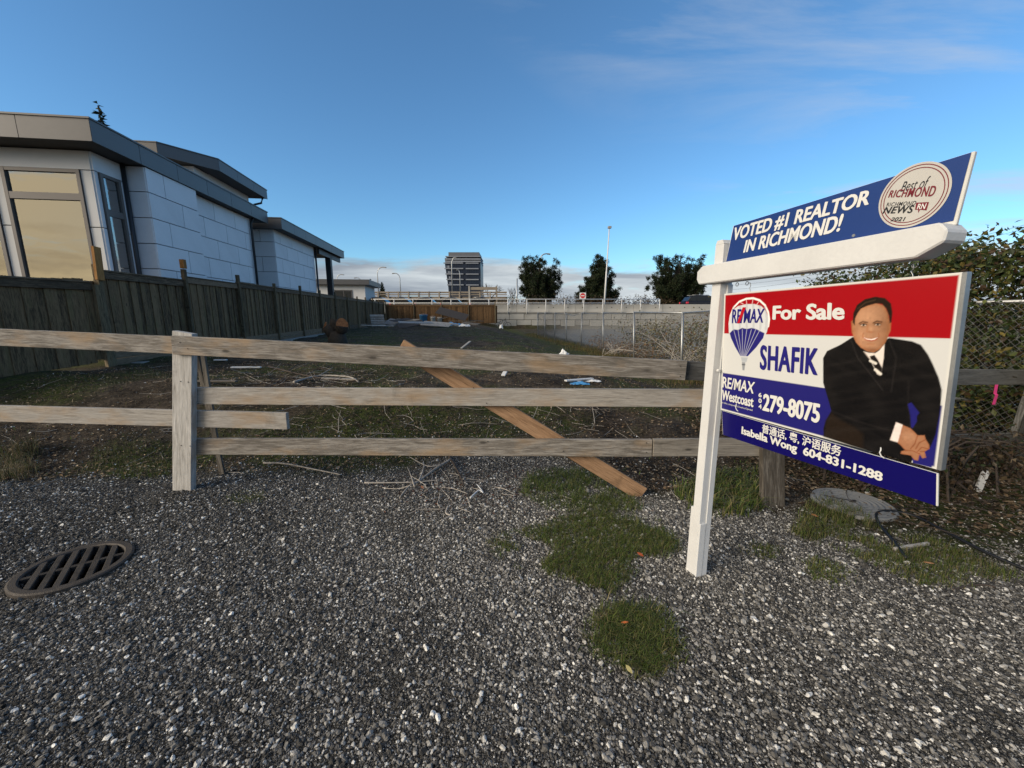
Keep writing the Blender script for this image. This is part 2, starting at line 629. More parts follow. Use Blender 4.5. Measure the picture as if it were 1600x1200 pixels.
M['car_glass'] = plain('car_glass', (.010, .012, .014), .12, 0, .1, 1, 0, .4)
M['red_lens'] = plain('red_lens', (.55, .02, .05), .2, 0, .1, 9, 0, .6)
M['sign_red'] = plain('traffic_red', (.55, .025, .02), .4, 0, .1, 9, 0)
M['hose'] = plain('black_hose', (.010, .011, .013), .45, 0, .2, 9, .1)


def pane_material():
    m, t, b = mat('window_pane')
    t.n.remove(b)
    g = t.new('ShaderNodeBsdfGlossy')
    g.inputs['Color'].default_value = (.95, .93, .9, 1)
    g.inputs['Roughness'].default_value = .015
    co = t.new('ShaderNodeTexCoord').outputs['Object']
    bp = t.new('ShaderNodeBump')
    bp.inputs['Strength'].default_value = .12
    bp.inputs['Distance'].default_value = .02
    t.link(t.noise(co, 1.3, 2, .5), bp.inputs['Height'])
    t.link(bp.outputs[0], g.inputs['Normal'])
    tr = t.new('ShaderNodeBsdfTransparent')
    tr.inputs['Color'].default_value = (.62, .68, .68, 1)
    mx = t.new('ShaderNodeMixShader')
    fr = t.new('ShaderNodeFresnel')
    fr.inputs[0].default_value = 2.3
    t.link(t.math('ADD', fr.outputs[0], .16, True), mx.inputs[0])
    t.link(tr.outputs[0], mx.inputs[1])
    t.link(g.outputs[0], mx.inputs[2])
    t.link(mx.outputs[0], t.n['Material Output'].inputs[0])
    return m


M['pane'] = pane_material()
M['blind'] = plain('blind_slats', (.62, .62, .58), .6, 0, .05, 2, 0)
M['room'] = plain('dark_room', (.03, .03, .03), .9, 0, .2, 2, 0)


def stone_material():
    m, t, b = mat('gravel_stone')
    a = t.new('ShaderNodeAttribute', attribute_name='tint', attribute_type='INSTANCER').outputs['Fac']
    co = t.new('ShaderNodeTexCoord').outputs['Object']
    n = t.noise(co, 1.6, 5, .7)
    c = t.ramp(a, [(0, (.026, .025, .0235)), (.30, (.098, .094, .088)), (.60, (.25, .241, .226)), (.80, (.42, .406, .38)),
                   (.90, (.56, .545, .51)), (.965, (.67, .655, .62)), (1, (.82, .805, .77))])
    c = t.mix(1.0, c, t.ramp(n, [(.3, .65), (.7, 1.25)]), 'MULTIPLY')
    t.link(c, b.inputs['Base Color'])
    b.inputs['Roughness'].default_value = .8
    b.inputs['Specular IOR Level'].default_value = .3
    return m


M['stone'] = stone_material()

# ------------------------------------------------------------------ the ground, one sheet to the horizon
def ground():
    xs = np.concatenate([-np.geomspace(4200, 24, 22), np.arange(-20, -5, .3), np.arange(-5, 5, .055), np.arange(5, 22, .3), np.geomspace(24, 4200, 22)])
    ys = np.concatenate([-np.geomspace(600, 2, 10), np.arange(-1, .6, .2), np.arange(.6, 6.5, .05), np.arange(6.5, 14, .12), np.arange(14, 41.2, .35),
                         [41.24, 41.5, 42, 46, 52, 60, 75, 100], np.geomspace(130, 5000, 16)])
    X, Y = np.meshgrid(xs, ys)
    Z = gz(X, Y)
    nx, ny = len(xs), len(ys)
    V = np.stack([X.ravel(), Y.ravel(), Z.ravel()], 1)
    i = np.arange(nx * ny).reshape(ny, nx)
    Fc = np.stack([i[:-1, :-1].ravel(), i[:-1, 1:].ravel(), i[1:, 1:].ravel(), i[1:, :-1].ravel()], 1)
    x, y = V[:, 0], V[:, 1]
    w = wob(x * 1.7 + 9, y * 1.7)
    d = -(x * NX[0] + y * NX[1])
    gravel = 1 - sstep(-.18, .22, y - gravel_edge(x) + .10 * w)
    dirt_path = .8 * np.exp(-(((x - .1) / .45) ** 2 + ((y - 3.75) / .5) ** 2)) * 0
    gravel = np.clip(gravel - dirt_path, 0, 1)
    w2 = wob(x * .8 - 3, y * .8 + 7)
    green = sstep(-.45, .4, w2) * (1 - gravel) * (1 - .5 * sstep(12, 25, y))
    green = np.maximum(green, np.exp(-((d + 4.6) / .9) ** 2) * sstep(6, 12, y))
    fx = 6.6 + (y - 13) * (13.4 - 6.6) / 27.0
    bank = sstep(-10.5, -5.5, x - fx) * sstep(-6.2, -7.0, d) * sstep(9, 14, y)
    far = sstep(41.2, 41.5, y)
    o = raw('ground', V, Fc, M['ground'], smooth=True, extra={'gravel': gravel, 'green': green, 'bank': bank, 'far': far})
    kind(o, 'structure')


ground()


def gravel_stones():
    rg = np.random.default_rng(11)
    n = 1150000
    Y = rg.uniform(.75, 5.0, n)
    X = rg.uniform(-1, 1, n) * (1.42 * (Y * .985 + .27) + .35)
    half = 1.42 * (Y * .985 + .27) + .35
    keep = rg.uniform(0, 1, n) < half / half.max()
    X, Y = X[keep], Y[keep]
    e = Y - gravel_edge(X) + .10 * wob(X * 1.7 + 9, Y * 1.7)
    p = np.where(e < -.15, 1.0, np.clip(1.0 - (e + .15) / .5, 0.0, 1))
    p = np.maximum(p, .10 * (e < 1.2))
    p *= np.where(Y > 3, .75, 1)
    gap = wob(X * 2.3, Y * 2.3 + 4)
    p *= np.clip(1.05 + .9 * (gap + .25), .30, 1)          # packed fines show between the loose stones
    # nothing inside the drain
    dr = np.hypot(X + 2.61, Y - 2.14) > .262
    mh = np.hypot(X - 2.72, Y - 2.92) > .25
    keep = (rg.uniform(0, 1, len(X)) < p) & dr & mh
    X, Y = X[keep], Y[keep]
    n = len(X)
    r = np.clip(rg.lognormal(math.log(.0030), .50, n), .0016, .0120)
    big = rg.uniform(0, 1, n) < .006
    r[big] *= 1.25
    scl = np.stack([r * rg.uniform(.85, 1.5, n), r * rg.uniform(.75, 1.15, n), r * rg.uniform(.5, .85, n)], 1)
    rot = np.stack([rg.normal(0, .35, n), rg.normal(0, .35, n), rg.uniform(0, 6.28, n)], 1)
    Z = gz(X, Y) + r * rg.uniform(.0, .5, n)
    patch = wob(X * .9 + 2, Y * .9 + 5)
    lightness = np.interp(X, [-3.2, -1.2, .2, 2.6], [-.15, -.06, .03, .05])  # shade at the left of the view, put into the stones' tint
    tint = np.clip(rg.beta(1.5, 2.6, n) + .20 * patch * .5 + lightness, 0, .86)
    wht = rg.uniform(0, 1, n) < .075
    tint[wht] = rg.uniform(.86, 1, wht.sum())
    me = bpy.data.meshes.new('gravel')
    me.vertices.add(n)
    me.vertices.foreach_set('co', np.stack([X, Y, Z], 1).ravel())
    for nm, typ, key, arr in (('rot', 'FLOAT_VECTOR', 'vector', rot), ('scl', 'FLOAT_VECTOR', 'vector', scl), ('tint', 'FLOAT', 'value', tint)):
        a = me.attributes.new(nm, typ, 'POINT')
        a.data.foreach_set(key, arr.ravel())
    o = kind(put('gravel', me), 'stuff')
    tag(o, 'loose grey crushed gravel with pale pebbles covering the pad in front of the rails', 'gravel')
    g = bpy.data.node_groups.new('gravel_scatter', 'GeometryNodeTree')
    g.interface.new_socket('Geometry', in_out='INPUT', socket_type='NodeSocketGeometry')
    g.interface.new_socket('Geometry', in_out='OUTPUT', socket_type='NodeSocketGeometry')
    t = NT(g)
    gi, go = t.new('NodeGroupInput'), t.new('NodeGroupOutput')
    join = t.new('GeometryNodeJoinGeometry')
    for k in range(5):
        ico = t.new('GeometryNodeMeshIcoSphere')
        ico.inputs['Radius'].default_value = 1.0
        ico.inputs['Subdivisions'].default_value = 2
        sp = t.new('GeometryNodeSetPosition')
        nz = t.new('ShaderNodeTexNoise')
        nz.noise_dimensions = '4D'
        nz.inputs['W'].default_value = k * 3.7
        nz.inputs['Scale'].default_value = .95
        nz.inputs['Detail'].default_value = 1.5
        sub = t.new('ShaderNodeVectorMath', operation='SUBTRACT')
        sub.inputs[1].default_value = (.5, .5, .5)
        sc = t.new('ShaderNodeVectorMath', operation='SCALE')
        sc.inputs['Scale'].default_value = 2.4
        t.link(nz.outputs['Color'], sub.inputs[0])
        t.link(sub.outputs[0], sc.inputs[0])
        t.link(ico.outputs['Mesh'], sp.inputs['Geometry'])
        t.link(sc.outputs[0], sp.inputs['Offset'])
        sm = t.new('GeometryNodeSetMaterial')
        sm.inputs['Material'].default_value = M['stone']
        t.link(sp.outputs[0], sm.inputs[0])
        ti = t.new('GeometryNodeGeometryToInstance')
        t.link(sm.outputs[0], ti.inputs[0])
        t.link(ti.outputs[0], join.inputs[0])
    ip = t.new('GeometryNodeInstanceOnPoints')
    ip.inputs['Pick Instance'].default_value = True
    na = t.new('GeometryNodeInputNamedAttribute', data_type='FLOAT_VECTOR')
    na.inputs['Name'].default_value = 'rot'
    nb = t.new('GeometryNodeInputNamedAttribute', data_type='FLOAT_VECTOR')
    nb.inputs['Name'].default_value = 'scl'
    er = t.new('FunctionNodeEulerToRotation')
    t.link(na.outputs[0], er.inputs[0])
    t.link(gi.outputs[0], ip.inputs['Points'])
    t.link(join.outputs[0], ip.inputs['Instance'])
    t.link(er.outputs[0], ip.inputs['Rotation'])
    t.link(nb.outputs[0], ip.inputs['Scale'])
    t.link(ip.outputs[0], go.inputs[0])
    md = o.modifiers.new('scatter', 'NODES')
    md.node_group = g


gravel_stones()

# ------------------------------------------------------------------ the raised road behind the lot
ROADY = 41.3
o = MB().box(-90, 110, ROADY + .55, 58, 1.3, 1.56).build('road', M['asphalt'])
kind(o, 'structure')
line_m = plain('lane_paint', (.7, .7, .66), .7, 0, .15, 2, .1)
o = MB().box(-90, 110, 49.0, 49.12, 1.562, 1.566).build('road_marking', line_m)
kind(o, 'structure')

wall = thing('retaining_wall', 'concrete block retaining wall under the road barrier, beyond the chain link fence', 'wall', (12, ROADY, -.6))
bl, bh = 1.5, .70
rows = 3
for r in range(rows):
    for i in range(26):
        x = -14.5 + i * bl + (.75 if r % 2 else 0)
        if x > 20:
            continue
        put('block', plank_mesh(bl - .03, bh - .025, .5, M['block'], .03), wall, (x, .25 + random.Random(r * 50 + i).uniform(-.012, .012), .05 + (r + .5) * bh - .05))
MB().box(-16, 24, .12, .48, -.2, 2.04).build('wall_core', M['joint'], wall)
MB().box(-30, 40, -.06, .5, 2.045, 2.16).build('wall_cap', M['concrete'], wall)

barrier = thing('concrete_barrier', 'row of pale concrete road barriers along the edge of the raised road', 'barrier', (0, ROADY + .3, 1.56))
prof = [(-.30, 0), (.30, 0), (.30, .08), (.14, .33), (.09, .81), (-.09, .81), (-.14, .33), (-.30, .08)]
bar_me = MB().prism([(a * .6, z) for a, z in prof], 'x', -1.49, 1.49).mesh('barrier_block', M['block'], False, .012)
hole_me = MB().lathe([(.055, 0), (.055, .02)], 10).mesh('lifting_hole', M['sheet_dark'])
for i in range(16):
    b = put('barrier_block', bar_me, barrier, (-16 + i * 3.0, 0, 0))
    if -2 < -16 + i * 3 < 28:
        for hx in (-.75, .75):
            put('lifting_hole', hole_me, b, (hx, -.062, .5), (R(90), 0, 0))

rail = thing('metal_railing', 'white painted two-bar railing standing along the block wall beside the road', 'railing', (0, ROADY - .12, 1.5))
rz = [float(atY(900, y, ROADY - .12)[2]) - 1.5 for y in (467.5, 473.5)]
xr = float(atY(1031, 470, ROADY - .12)[0])
xl = float(atY(580, 470, ROADY - .12)[0])
for z in rz:
    MB().tube([(xl, 0, z), (xr, 0, z)], .035, 8).build('bar', M['white_paint'], rail, True)
k = 0
pm = MB().tube([(0, 0, -.08), (0, 0, rz[0])], .04, 8).mesh('post', M['white_paint'], True)
x = xr
while x > xl:
    put('post', pm, rail, (x, 0, 0))
    x -= 1.93

# ------------------------------------------------------------------ house on the left (lot coordinates: x right, y along the lot, z up)
HB = (-9.0, 14.0, .4)                         # base of the house in lot coordinates
hx, hy = lot2w(HB[0], HB[1])
house = thing('house', 'modern white panelled house with dark flat roofs behind the board fence', 'house', (hx, hy, HB[2]), TH)


class HM(MB):
    """mesh in lot coordinates given as (distance left d, along s, z), stored relative to the house base"""
    def bx(s, d0, d1, s0, s1, z0, z1):
        return s.box(-d1 - HB[0], -d0 - HB[0], s0 - HB[1], s1 - HB[1], z0 - HB[2], z1 - HB[2])

    def poly(s, pts, z0, z1):
        return s.prism([(-d - HB[0], q - HB[1]) for d, q in pts], 'z', z0 - HB[2], z1 - HB[2])


def hp(d, s, z):
    return (-d - HB[0], s - HB[1], z - HB[2])


ZT = 5.0
# cores of the walls (the joints between panels show them)
HM().bx(7.95, 14, 10.66, 11.52, .4, ZT).build('wall', M['joint'], house)
HM().bx(7.50, 14, 11.56, 13.44, .4, ZT).build('wall', M['joint'], house)
HM().bx(7.75, 14, 13.45, 17.0, .4, ZT).build('wall', M['joint'], house)
HM().bx(7.55, 14, 18.56, 23.2, .4, ZT).build('wall', M['joint'], house)
HM().bx(8.4, 14, 17.0, 18.56, .4, ZT).build('wall', M['stucco'], house)
HM().bx(9.9, 16, 18.9, 22.0, 5.3, 7.1).build('upper_wall', M['stucco'], house)

_pc = {}


def panel_side(d, s0, s1, z0, z1):
    """one cladding panel on a wall that faces right (towards the lot)"""
    k = (round(s1 - s0, 3), round(z1 - z0, 3), 's')
    if k not in _pc:
        a, b = (s1 - s0) / 2 - .009, (z1 - z0) / 2 - .009
        _pc[k] = MB().box(0, .05, -a, a, -b, b).mesh('panel', M['panel'], False, .004)
    return put('panel', _pc[k], house, hp(d + .05, (s0 + s1) / 2, (z0 + z1) / 2))


def panel_front(s, d0, d1, z0, z1, m='panel'):
    """one cladding panel on a wall that faces the camera"""
    k = (round(d1 - d0, 3), round(z1 - z0, 3), 'f', m)
    if k not in _pc:
        a, b = (d1 - d0) / 2 - .009, (z1 - z0) / 2 - .009
        _pc[k] = MB().box(-a, a, 0, .05, -b, b).mesh('panel', M[m], False, .004)
    return put('panel', _pc[k], house, hp((d0 + d1) / 2, s, (z0 + z1) / 2))


COURSE = [.4, .77, 1.38, 1.99, 2.60, 3.21, 3.82, 4.42, 5.0]


def courses_side(d, s0, s1, mod, shift):
    for i in range(len(COURSE) - 1):
        z0, z1 = COURSE[i], COURSE[i + 1]
        x = s0
        nxt = s0 + (mod * .5 if (i + shift) % 2 else mod)
        while x < s1 - .02:
            e = min(nxt, s1)
            if s1 - e < .12:
                e = s1
            panel_side(d, x, e, z0, z1)
            x = e
            nxt = e + mod


courses_side(7.45, 11.51, 13.44, 1.22, 0)
courses_side(7.70, 13.50, 17.0, 1.22, 1)
courses_side(7.50, 18.5, 23.2, 1.22, 0)
for i in range(len(COURSE) - 1):
    panel_front(11.50, 7.47, 7.97, COURSE[i], COURSE[i + 1])
    if i % 2:
        panel_front(18.5, 7.53, 8.05, COURSE[i], COURSE[i + 1])
        panel_front(18.5, 8.05, 8.6, COURSE[i], COURSE[i + 1])
    else:
        panel_front(18.5, 7.53, 8.6, COURSE[i], COURSE[i + 1])
# bay at the near corner: plain boards around the windows
for z0, z1 in ((4.60, 5.0), (.4, 2.0)):
    panel_front(10.60, 7.93, 10.6, z0, z1, 'stucco')
    panel_side(7.90, 10.61, 11.5, z0, z1)
for z0, z1 in ((2.0, 3.40), (3.40, 4.60)):
    panel_front(10.60, 7.93, 8.16, z0, z1, 'stucco')
    panel_front(10.60, 9.66, 9.86, z0, z1, 'stucco')
    panel_front(10.60, 11.3, 11.5, z0, z1, 'stucco')
    panel_side(7.90, 10.61, 10.72, z0, z1)
    panel_side(7.90, 11.28, 11.5, z0, z1)


def win_front(d0, d1, z0, zm, z1, s):
    w = HM()
    fr = .07
    for a, b in ((d0, d0 + fr), (d1 - fr, d1)):
        w.bx(a, b, s, s + .10, z0, z1)
    for a, b in ((z0, z0 + fr), (zm - .07, zm + .07), (z1 - fr, z1)):
        w.bx(d0 + fr, d1 - fr, s + .004, s + .10, a, b)
    f = w.build('window', M['frame'], house)
    for a, b in ((z0 + fr, zm - .07), (zm + .07, z1 - fr)):
        q = HM().bx(d0 + fr, d1 - fr, s + .05, s + .056, a, b)
        q.build('pane', M['pane'], f)
    q = HM()
    z = z0 + .05
    while z < zm - .05:
        q.bx(d0 + .06, d1 - .06, s + .135, s + .165, z, z + .030)
        z += .046
    kind(q.build('blind', M['blind'], f), 'stuff')
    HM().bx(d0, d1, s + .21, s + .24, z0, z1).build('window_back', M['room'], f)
    return f


# openings: cut the core away by building it behind the windows
win_front(8.16, 9.66, 2.05, 4.03, 4.60, 10.57)
win_front(9.86, 11.3, 2.05, 4.03, 4.60, 10.57)
w = HM()
for a, b in ((10.72, 10.79), (11.21, 11.28)):
    w.bx(7.86, 7.95, a, b, 2.05, 4.60)
for a, b in ((2.05, 2.12), (3.70, 3.84), (4.53, 4.60)):
    w.bx(7.864, 7.95, 10.79, 11.21, a, b)
f = w.build('window', M['frame'], house)
for a, b in ((2.12, 3.70), (3.84, 4.53)):
    HM().bx(7.90, 7.906, 10.79, 11.21, a, b).build('pane', M['pane'], f)
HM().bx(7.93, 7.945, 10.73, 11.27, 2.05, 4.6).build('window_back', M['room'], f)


def roof(pts, z0, z1, seams, name='roof'):
    """flat roof slab: dark soffit and core, separate fascia sheets round the edge"""
    inner = []
    n = len(pts)
    cx = sum(p[0] for p in pts) / n
    cy = sum(p[1] for p in pts) / n
    inn = [(p[0] + (.035 if p[0] < cx else -.035), p[1] + (.035 if p[1] < cy else -.035)) for p in pts]
    rf = HM().poly(inn, z0 + .012, z1 - .01).build(name, M['soffit'], house)
    HM().poly([(p[0] + (-.02 if p[0] < cx else .02), p[1] + (-.02 if p[1] < cy else .02)) for p in pts], z1 + .001, z1 + .035).build('roof_trim', M['fascia'], rf)
    for (a, b, step) in seams:
        A_, B_ = Vector(pts[a] + (0,)), Vector(pts[b] + (0,))
        L = (B_ - A_).length
        m = max(1, round(L / step))
        u = (B_ - A_) / L
        nr = Vector((u.y, -u.x, 0))
        if (Vector((cx, cy, 0)) - A_).dot(nr) < 0:
            nr = -nr
        for i in range(m):
            p = A_ + u * (L * i / m + .006)
            q = A_ + u * (L * (i + 1) / m - .006)
            HM().poly([(p.x, p.y), (q.x, q.y), (q.x + nr.x * .03, q.y + nr.y * .03), (p.x + nr.x * .03, p.y + nr.y * .03)], z0, z1).build('fascia_sheet', M['fascia'], rf)
    return rf


roof([(7.40, 10.04), (7.40, 17.86), (14, 17.86), (14, 10.04)], 5.0, 5.42, [(0, 1, 1.28), (3, 0, 1.25)])
roof([(7.05, 18.22), (7.05, 27.4), (14, 27.4), (14, 18.22)], 4.90, 5.30, [(0, 1, 1.3), (3, 0, 1.25), (1, 2, 1.3)])
pu = [lot2 for lot2 in ((9.2, 18.33), (9.2, 22.4), (16, 22.4), (16, 16.9), (10.45, 16.9))]
roof(pu, 7.04, 7.45, [(0, 1, 1.35), (4, 0, 2.4), (3, 4, 1.4)], 'upper_roof')
HM().bx(9.9, 16, 17.9, 18.9, 5.4, 7.03).build('upper_wall', M['stucco'], house)


def hpipe(pts, r=.045):
    MB().tube([hp(*p) for p in pts], r, 8).build('downpipe', M['pipe'], house, True)


hpipe([(7.87, 11.42, 5.0), (7.87, 11.42, .5)], .05)
hpipe([(7.55, 16.95, 5.0), (7.63, 16.93, 4.8), (7.63, 16.93, .5)])
hpipe([(7.43, 23.22, 4.9), (7.43, 23.22, .5)], .05)
hpipe([(9.35, 22.2, 7.04), (9.4, 22.15, 6.8), (9.7, 22.08, 6.7), (9.85, 22.06, 6.5)], .05)
for s_ in (25.15, ):
    HM().bx(7.25, 7.55, s_, s_ + .3, .4, 4.9).build('porch_column', M['pipe'], house, bevel=.01)
HM().bx(7.3, 12, 23.25, 27.2, .4, .62).build('porch_slab', M['concrete'], house)
HM().bx(7.25, 7.35, 23.3, 27.2, 4.62, 4.9).build('porch_beam', M['pipe'], house)

# small outbuilding further back
ox, oy = lot2w(-12.0, 47.0)
out = thing('outbuilding', 'small white flat-roofed outbuilding with dark window beyond the porch', 'building', (ox, oy, 1.2), TH)
MB().box(-3.0, 2.3, -2, 3, 0, 3.2).build('wall', M['stucco'], out)
MB().box(-3.6, 2.9, -2.6, 3.6, 3.2, 3.75).build('roof', M['fascia'], out, bevel=.02)
f = MB().box(-.9, 1.0, -2.05, -1.99, 1.0, 2.7).build('window', M['frame'], out)
MB().box(-.75, .05, -2.07, -2.052, 1.12, 2.58).build('pane', M['car_glass'], f)
MB().box(.15, .85, -2.07, -2.052, 1.12, 2.58).build('pane', M['car_glass'], f)

# ------------------------------------------------------------------ board fences round the lot
def lotp(d, s, z):
    x, y = lot2w(-d, s)
    return (x, y, z)


def board_fence(name, label, pts, boards_m, post_m, rail_m, step_post, z_lo, z_hi, board_w=.14, tips=None, kick=True, seed=1, post_up=.2, post_first=True):
    """pts: two ends in world xy; the lot side is to the right of the walking direction"""
    rn = random.Random(seed)
    a, b = Vector(pts[0]), Vector(pts[1])
    L = (b - a).length
    u = (b - a) / L
    ang = math.atan2(u.y, u.x)
    fz = thing(name, label, 'fence', (a.x, a.y, z_lo(0)), ang)
    z_base = z_lo(0)
    n = int(L / board_w)
    bw = L / n
    k_h = .29 if kick else .03
    meshes = {}
    for i in range(n):
        t = (i + .5) * bw
        h = round((z_hi(t) - .03) - (z_lo(t) + k_h), 1)
        key = (h, i % 2)
        if key not in meshes:
            meshes[key] = MB().box(-h / 2, h / 2, -.009, .009, -(bw * .5 + .012), bw * .5 + .012).mesh('board', boards_m, False, .002)
        zc = (z_hi(t) - .05 + z_lo(t) + k_h) / 2
        put('board', meshes[key], fz, (t, .03 + .018 * (i % 2) + rn.uniform(-.003, .003), zc - z_base), (0, R(-90) + rn.uniform(-.008, .008), 0))
    t = 0 if post_first else step_post
    last = 0
    posts = [0.0] if post_first else []
    while t + step_post < L + .5:
        t += step_post
        posts.append(min(t, L))
    for j, t in enumerate(posts):
        h = z_hi(t) - z_lo(t) + post_up + rn.uniform(-.05, .05)
        put('post', plank_mesh(round(h, 2), .09, .09, post_m), fz, (t, -.03, z_lo(t) - z_base + h / 2), (0, R(-90), 0))
    bounds = ([] if post_first else [0.0]) + posts
    for j in range(len(bounds) - 1):
        t0, t1 = bounds[j], bounds[j + 1]
        if t1 - t0 < .2:
            continue
        za, zb = z_hi((t0 + t1) / 2), z_lo((t0 + t1) / 2)
        m = (t0 + t1) / 2
        put('top_rail', plank_mesh(t1 - t0 - .09, .14, .038, rail_m), fz, (m, .0, za - .07 - z_base))
        put('cap_rail', plank_mesh(t1 - t0 - .085, .03, .12, rail_m), fz, (m, .02, za + .016 - z_base))
        if kick:
            for q in range(2):
                put('kick_board', plank_mesh(t1 - t0 - .09, .135, .038, rail_m), fz, (m, .0, zb + .075 + q * .142 - z_base))
    return fz


LF = 6.9
zlo = lambda s0: (lambda t: float(.46))
side_fence = board_fence('board_fence', 'long dark brown board fence running back along the left side of the lot', (lotp(LF, 8.9, 0), lotp(LF, 39.4, 0)),
                         M['fence_wood'], M['fence_post'], M['fence_rail'], 2.54, lambda t: .44, lambda t: 2.26 + .18 * min(1, t / 5.0), seed=3)
# the first post carries a raw orange offcut, the second a raw tip
put('post_tip', plank_mesh(.62, .16, .05, M['fresh_wood']), side_fence, (-.03, -.10, 2.43 - .44), (0, R(-87), 0))
put('post_tip', plank_mesh(.22, .11, .10, M['fresh_wood']), side_fence, (2.54, -.04, 2.72 - .44), (0, R(-90), 0))
a0 = Vector(lotp(LF, 8.86, 0))
b0 = Vector((-8.75, 4.0, 0))
board_fence('board_fence', 'lower dark board fence section at the left edge in front of the tall window', (b0, a0 + (a0 - b0).normalized() * .12), M['fence_wood'], M['fence_post'], M['fence_rail'], 3.9,
            lambda t: -.05 + .09 * t, lambda t: 1.97 + .05 * t, seed=4, post_up=-.1)
board_fence('board_fence', 'warm brown board fence closing off the back of the lot', (lotp(6.75, 39.5, 0), lotp(-3.85, 39.5, 0)), M['back_wood'], M['fence_post'], M['back_wood'], 2.6,
            lambda t: .46, lambda t: 2.26, seed=5, kick=False, post_up=.32)
# concrete footing under the side fence
ft = MB()
foot = thing('concrete_footing', 'low pale concrete kerb showing under the side board fence', 'kerb', lotp(LF, 9, .3), TH)
for i in range(12):
    MB().box(-.02, .22, i * 2.5 + .35 + .01, i * 2.5 + 2.84, -.12, .165).build('kerb_block', M['concrete'], foot, bevel=.01)

# ------------------------------------------------------------------ rail fence across the front
PA, PB = np.array([-2.81, 3.185, 0]), np.array([2.05, 2.915, 0])
u_f = (PB - PA) / np.linalg.norm(PB - PA)
n_f = np.array([u_f[1], -u_f[0], 0])          # towards the camera
fence = thing('rail_fence', 'weathered grey timber rail fence with square posts across the front of the lot', 'fence', tuple(PA), 0)
FRONT = .0


def on_rail(px, py, back):
    return Vector(onplane(px, py, PA - n_f * back, n_f))


def rail_px(name, x0, y0, x1, y1, back, mat_, w=.142, t=.038):
    return plank_between(name, on_rail(x0, y0, back), on_rail(x1, y1, back), w, t, mat_, fence)


# posts: flat planks on edge, front face at the fence line, feet sunk into the gravel
for (xa, ya, xb, yb, m_) in ((288, 790, 289, 519, 'post_wood'), (1207, 812, 1205, 680, 'old_wood')):
    plank_between('post', on_rail(xa, ya, .028), on_rail(xb, yb, .028), .166, .056, M[m_], fence, up=tuple(u_f))
BK = .056 + .021
rail_px('rail', -330, 512, 272, 539, BK, M['rail_wood'])                       # left top
rail_px('rail', -330, 637, 450, 657.5, BK, M['rail_wood'])                     # left middle, ends past the post
rail_px('rail', 271, 539, 1071, 578.5, -.021, M['rail_wood'], .148)            # top rail, nailed on the front
rail_px('rail', 1071.5, 579, 1300, 588, BK - .06, M['grey_wood'], .14)
rail_px('rail', 288, 618, 1135, 622, BK, M['rail_wood'], .142)
rail_px('rail', 288, 697, 1018, 699.5, BK, M['rail_wood'], .142)
rail_px('rail', 1020, 699, 1220, 698, BK - .012, M['old_wood'], .142)
# the run bends away past the right-hand post
PC = np.array([4.75, 3.66, 0])
u_r = (PC - PB) / np.linalg.norm(PC - PB)
n_r = np.array([u_r[1], -u_r[0], 0])


def on_right(px, py, back=.08):
    return Vector(onplane(px, py, PB - n_r * back, n_r))


for x0, y0, x1, y1 in ((1235, 588, 1760, 590), (1225, 697, 1760, 682)):
    plank_between('rail', on_right(x0, y0), on_right(x1, y1), .142, .038, M['grey_wood'], fence)
# broad grey end post at the right edge
pe = on_right(1590, 700, .06)
plank_between('post', (pe.x - .02, pe.y, .32), (pe.x + .05, pe.y, 1.02), .19, .05, M['grey_wood'], fence, up=tuple(u_r))
# nails and dark fixings
nail = MB().lathe([(.0045, 0), (.004, .002)], 8).mesh('nail', M['iron'])
inv = fence.matrix_basis.inverted()
for px, py in ((281, 535), (293, 545), (282, 596), (294, 597), (283, 696), (297, 697), (740, 606), (760, 630), (762, 690), (880, 705), (1063, 572), (1063, 588), (1010, 692), (1010, 707)):
    bk = -.041 if (py < 560 or px > 1050) else (-.001 if px < 300 else BK - .0205)
    q = inv @ on_rail(px, py, bk - .0015)
    put('nail', nail, fence, q, frame_from(u_f, n_f))

# the loose brown board slung diagonally behind the rails
b0_, b1_ = on_rail(626, 541, BK + .055), on_rail(1004, 772, BK + .055)
b1_ = b1_
d_ = (b1_ - b0_).normalized()
lb = tag(plank_between('loose_board', b0_, b1_, .128, .03, M['brown_wood'], None, up=tuple(d_.cross(Vector(n_f)))),
         'orange brown plank leaning diagonally behind the rails with one end on the grass', 'board')
# grey stakes propped behind the near post
for k, (xa, ya, xb, yb, lbl) in enumerate(((306, 548, 318, 602, 'short grey stake propped against the back of the square fence post, nearer the post'),
                                           (317, 552, 325, 604, 'thin grey stake leaning beside the other stake, farther from the fence post'))):
    a_, b_ = on_rail(xa, ya, .35), on_rail(xb, yb, .35)
    g_ = gz(b_.x, b_.y)
    dd = (b_ - a_).normalized()
    e_ = b_ + dd * max(0, (b_.z - float(g_)) / max(.2, -dd.z))
    tag(plank_between('stake', a_, e_, .04, .022, M['old_wood'], None, up=(1, 0, 0)), lbl, 'stake')

# ------------------------------------------------------------------ estate agent's sign
Rz, Ry, Rx = Matrix.Rotation(R(-75.425), 3, 'Z'), Matrix.Rotation(R(-1.327), 3, 'Y'), Matrix.Rotation(R(2.885), 3, 'X')
SR = Rz @ Ry @ Rx                              # pose of the hanging panel (fitted to its four corners)
SP = Vector((1.098, 2.090, 1.597))             # its top left corner
PW, PH, PT = .915, .61, .012
SD = Vector((math.cos(R(-75.4)), math.sin(R(-75.4)), 0))
SN = Vector((math.sin(R(-75.4)), -math.cos(R(-75.4)), 0))   # towards the camera


def sign_pt(t, z, off=0.0):
    return Vector((SP.x, SP.y, 0)) + SD * t + SN * off + Vector((0, 0, z))


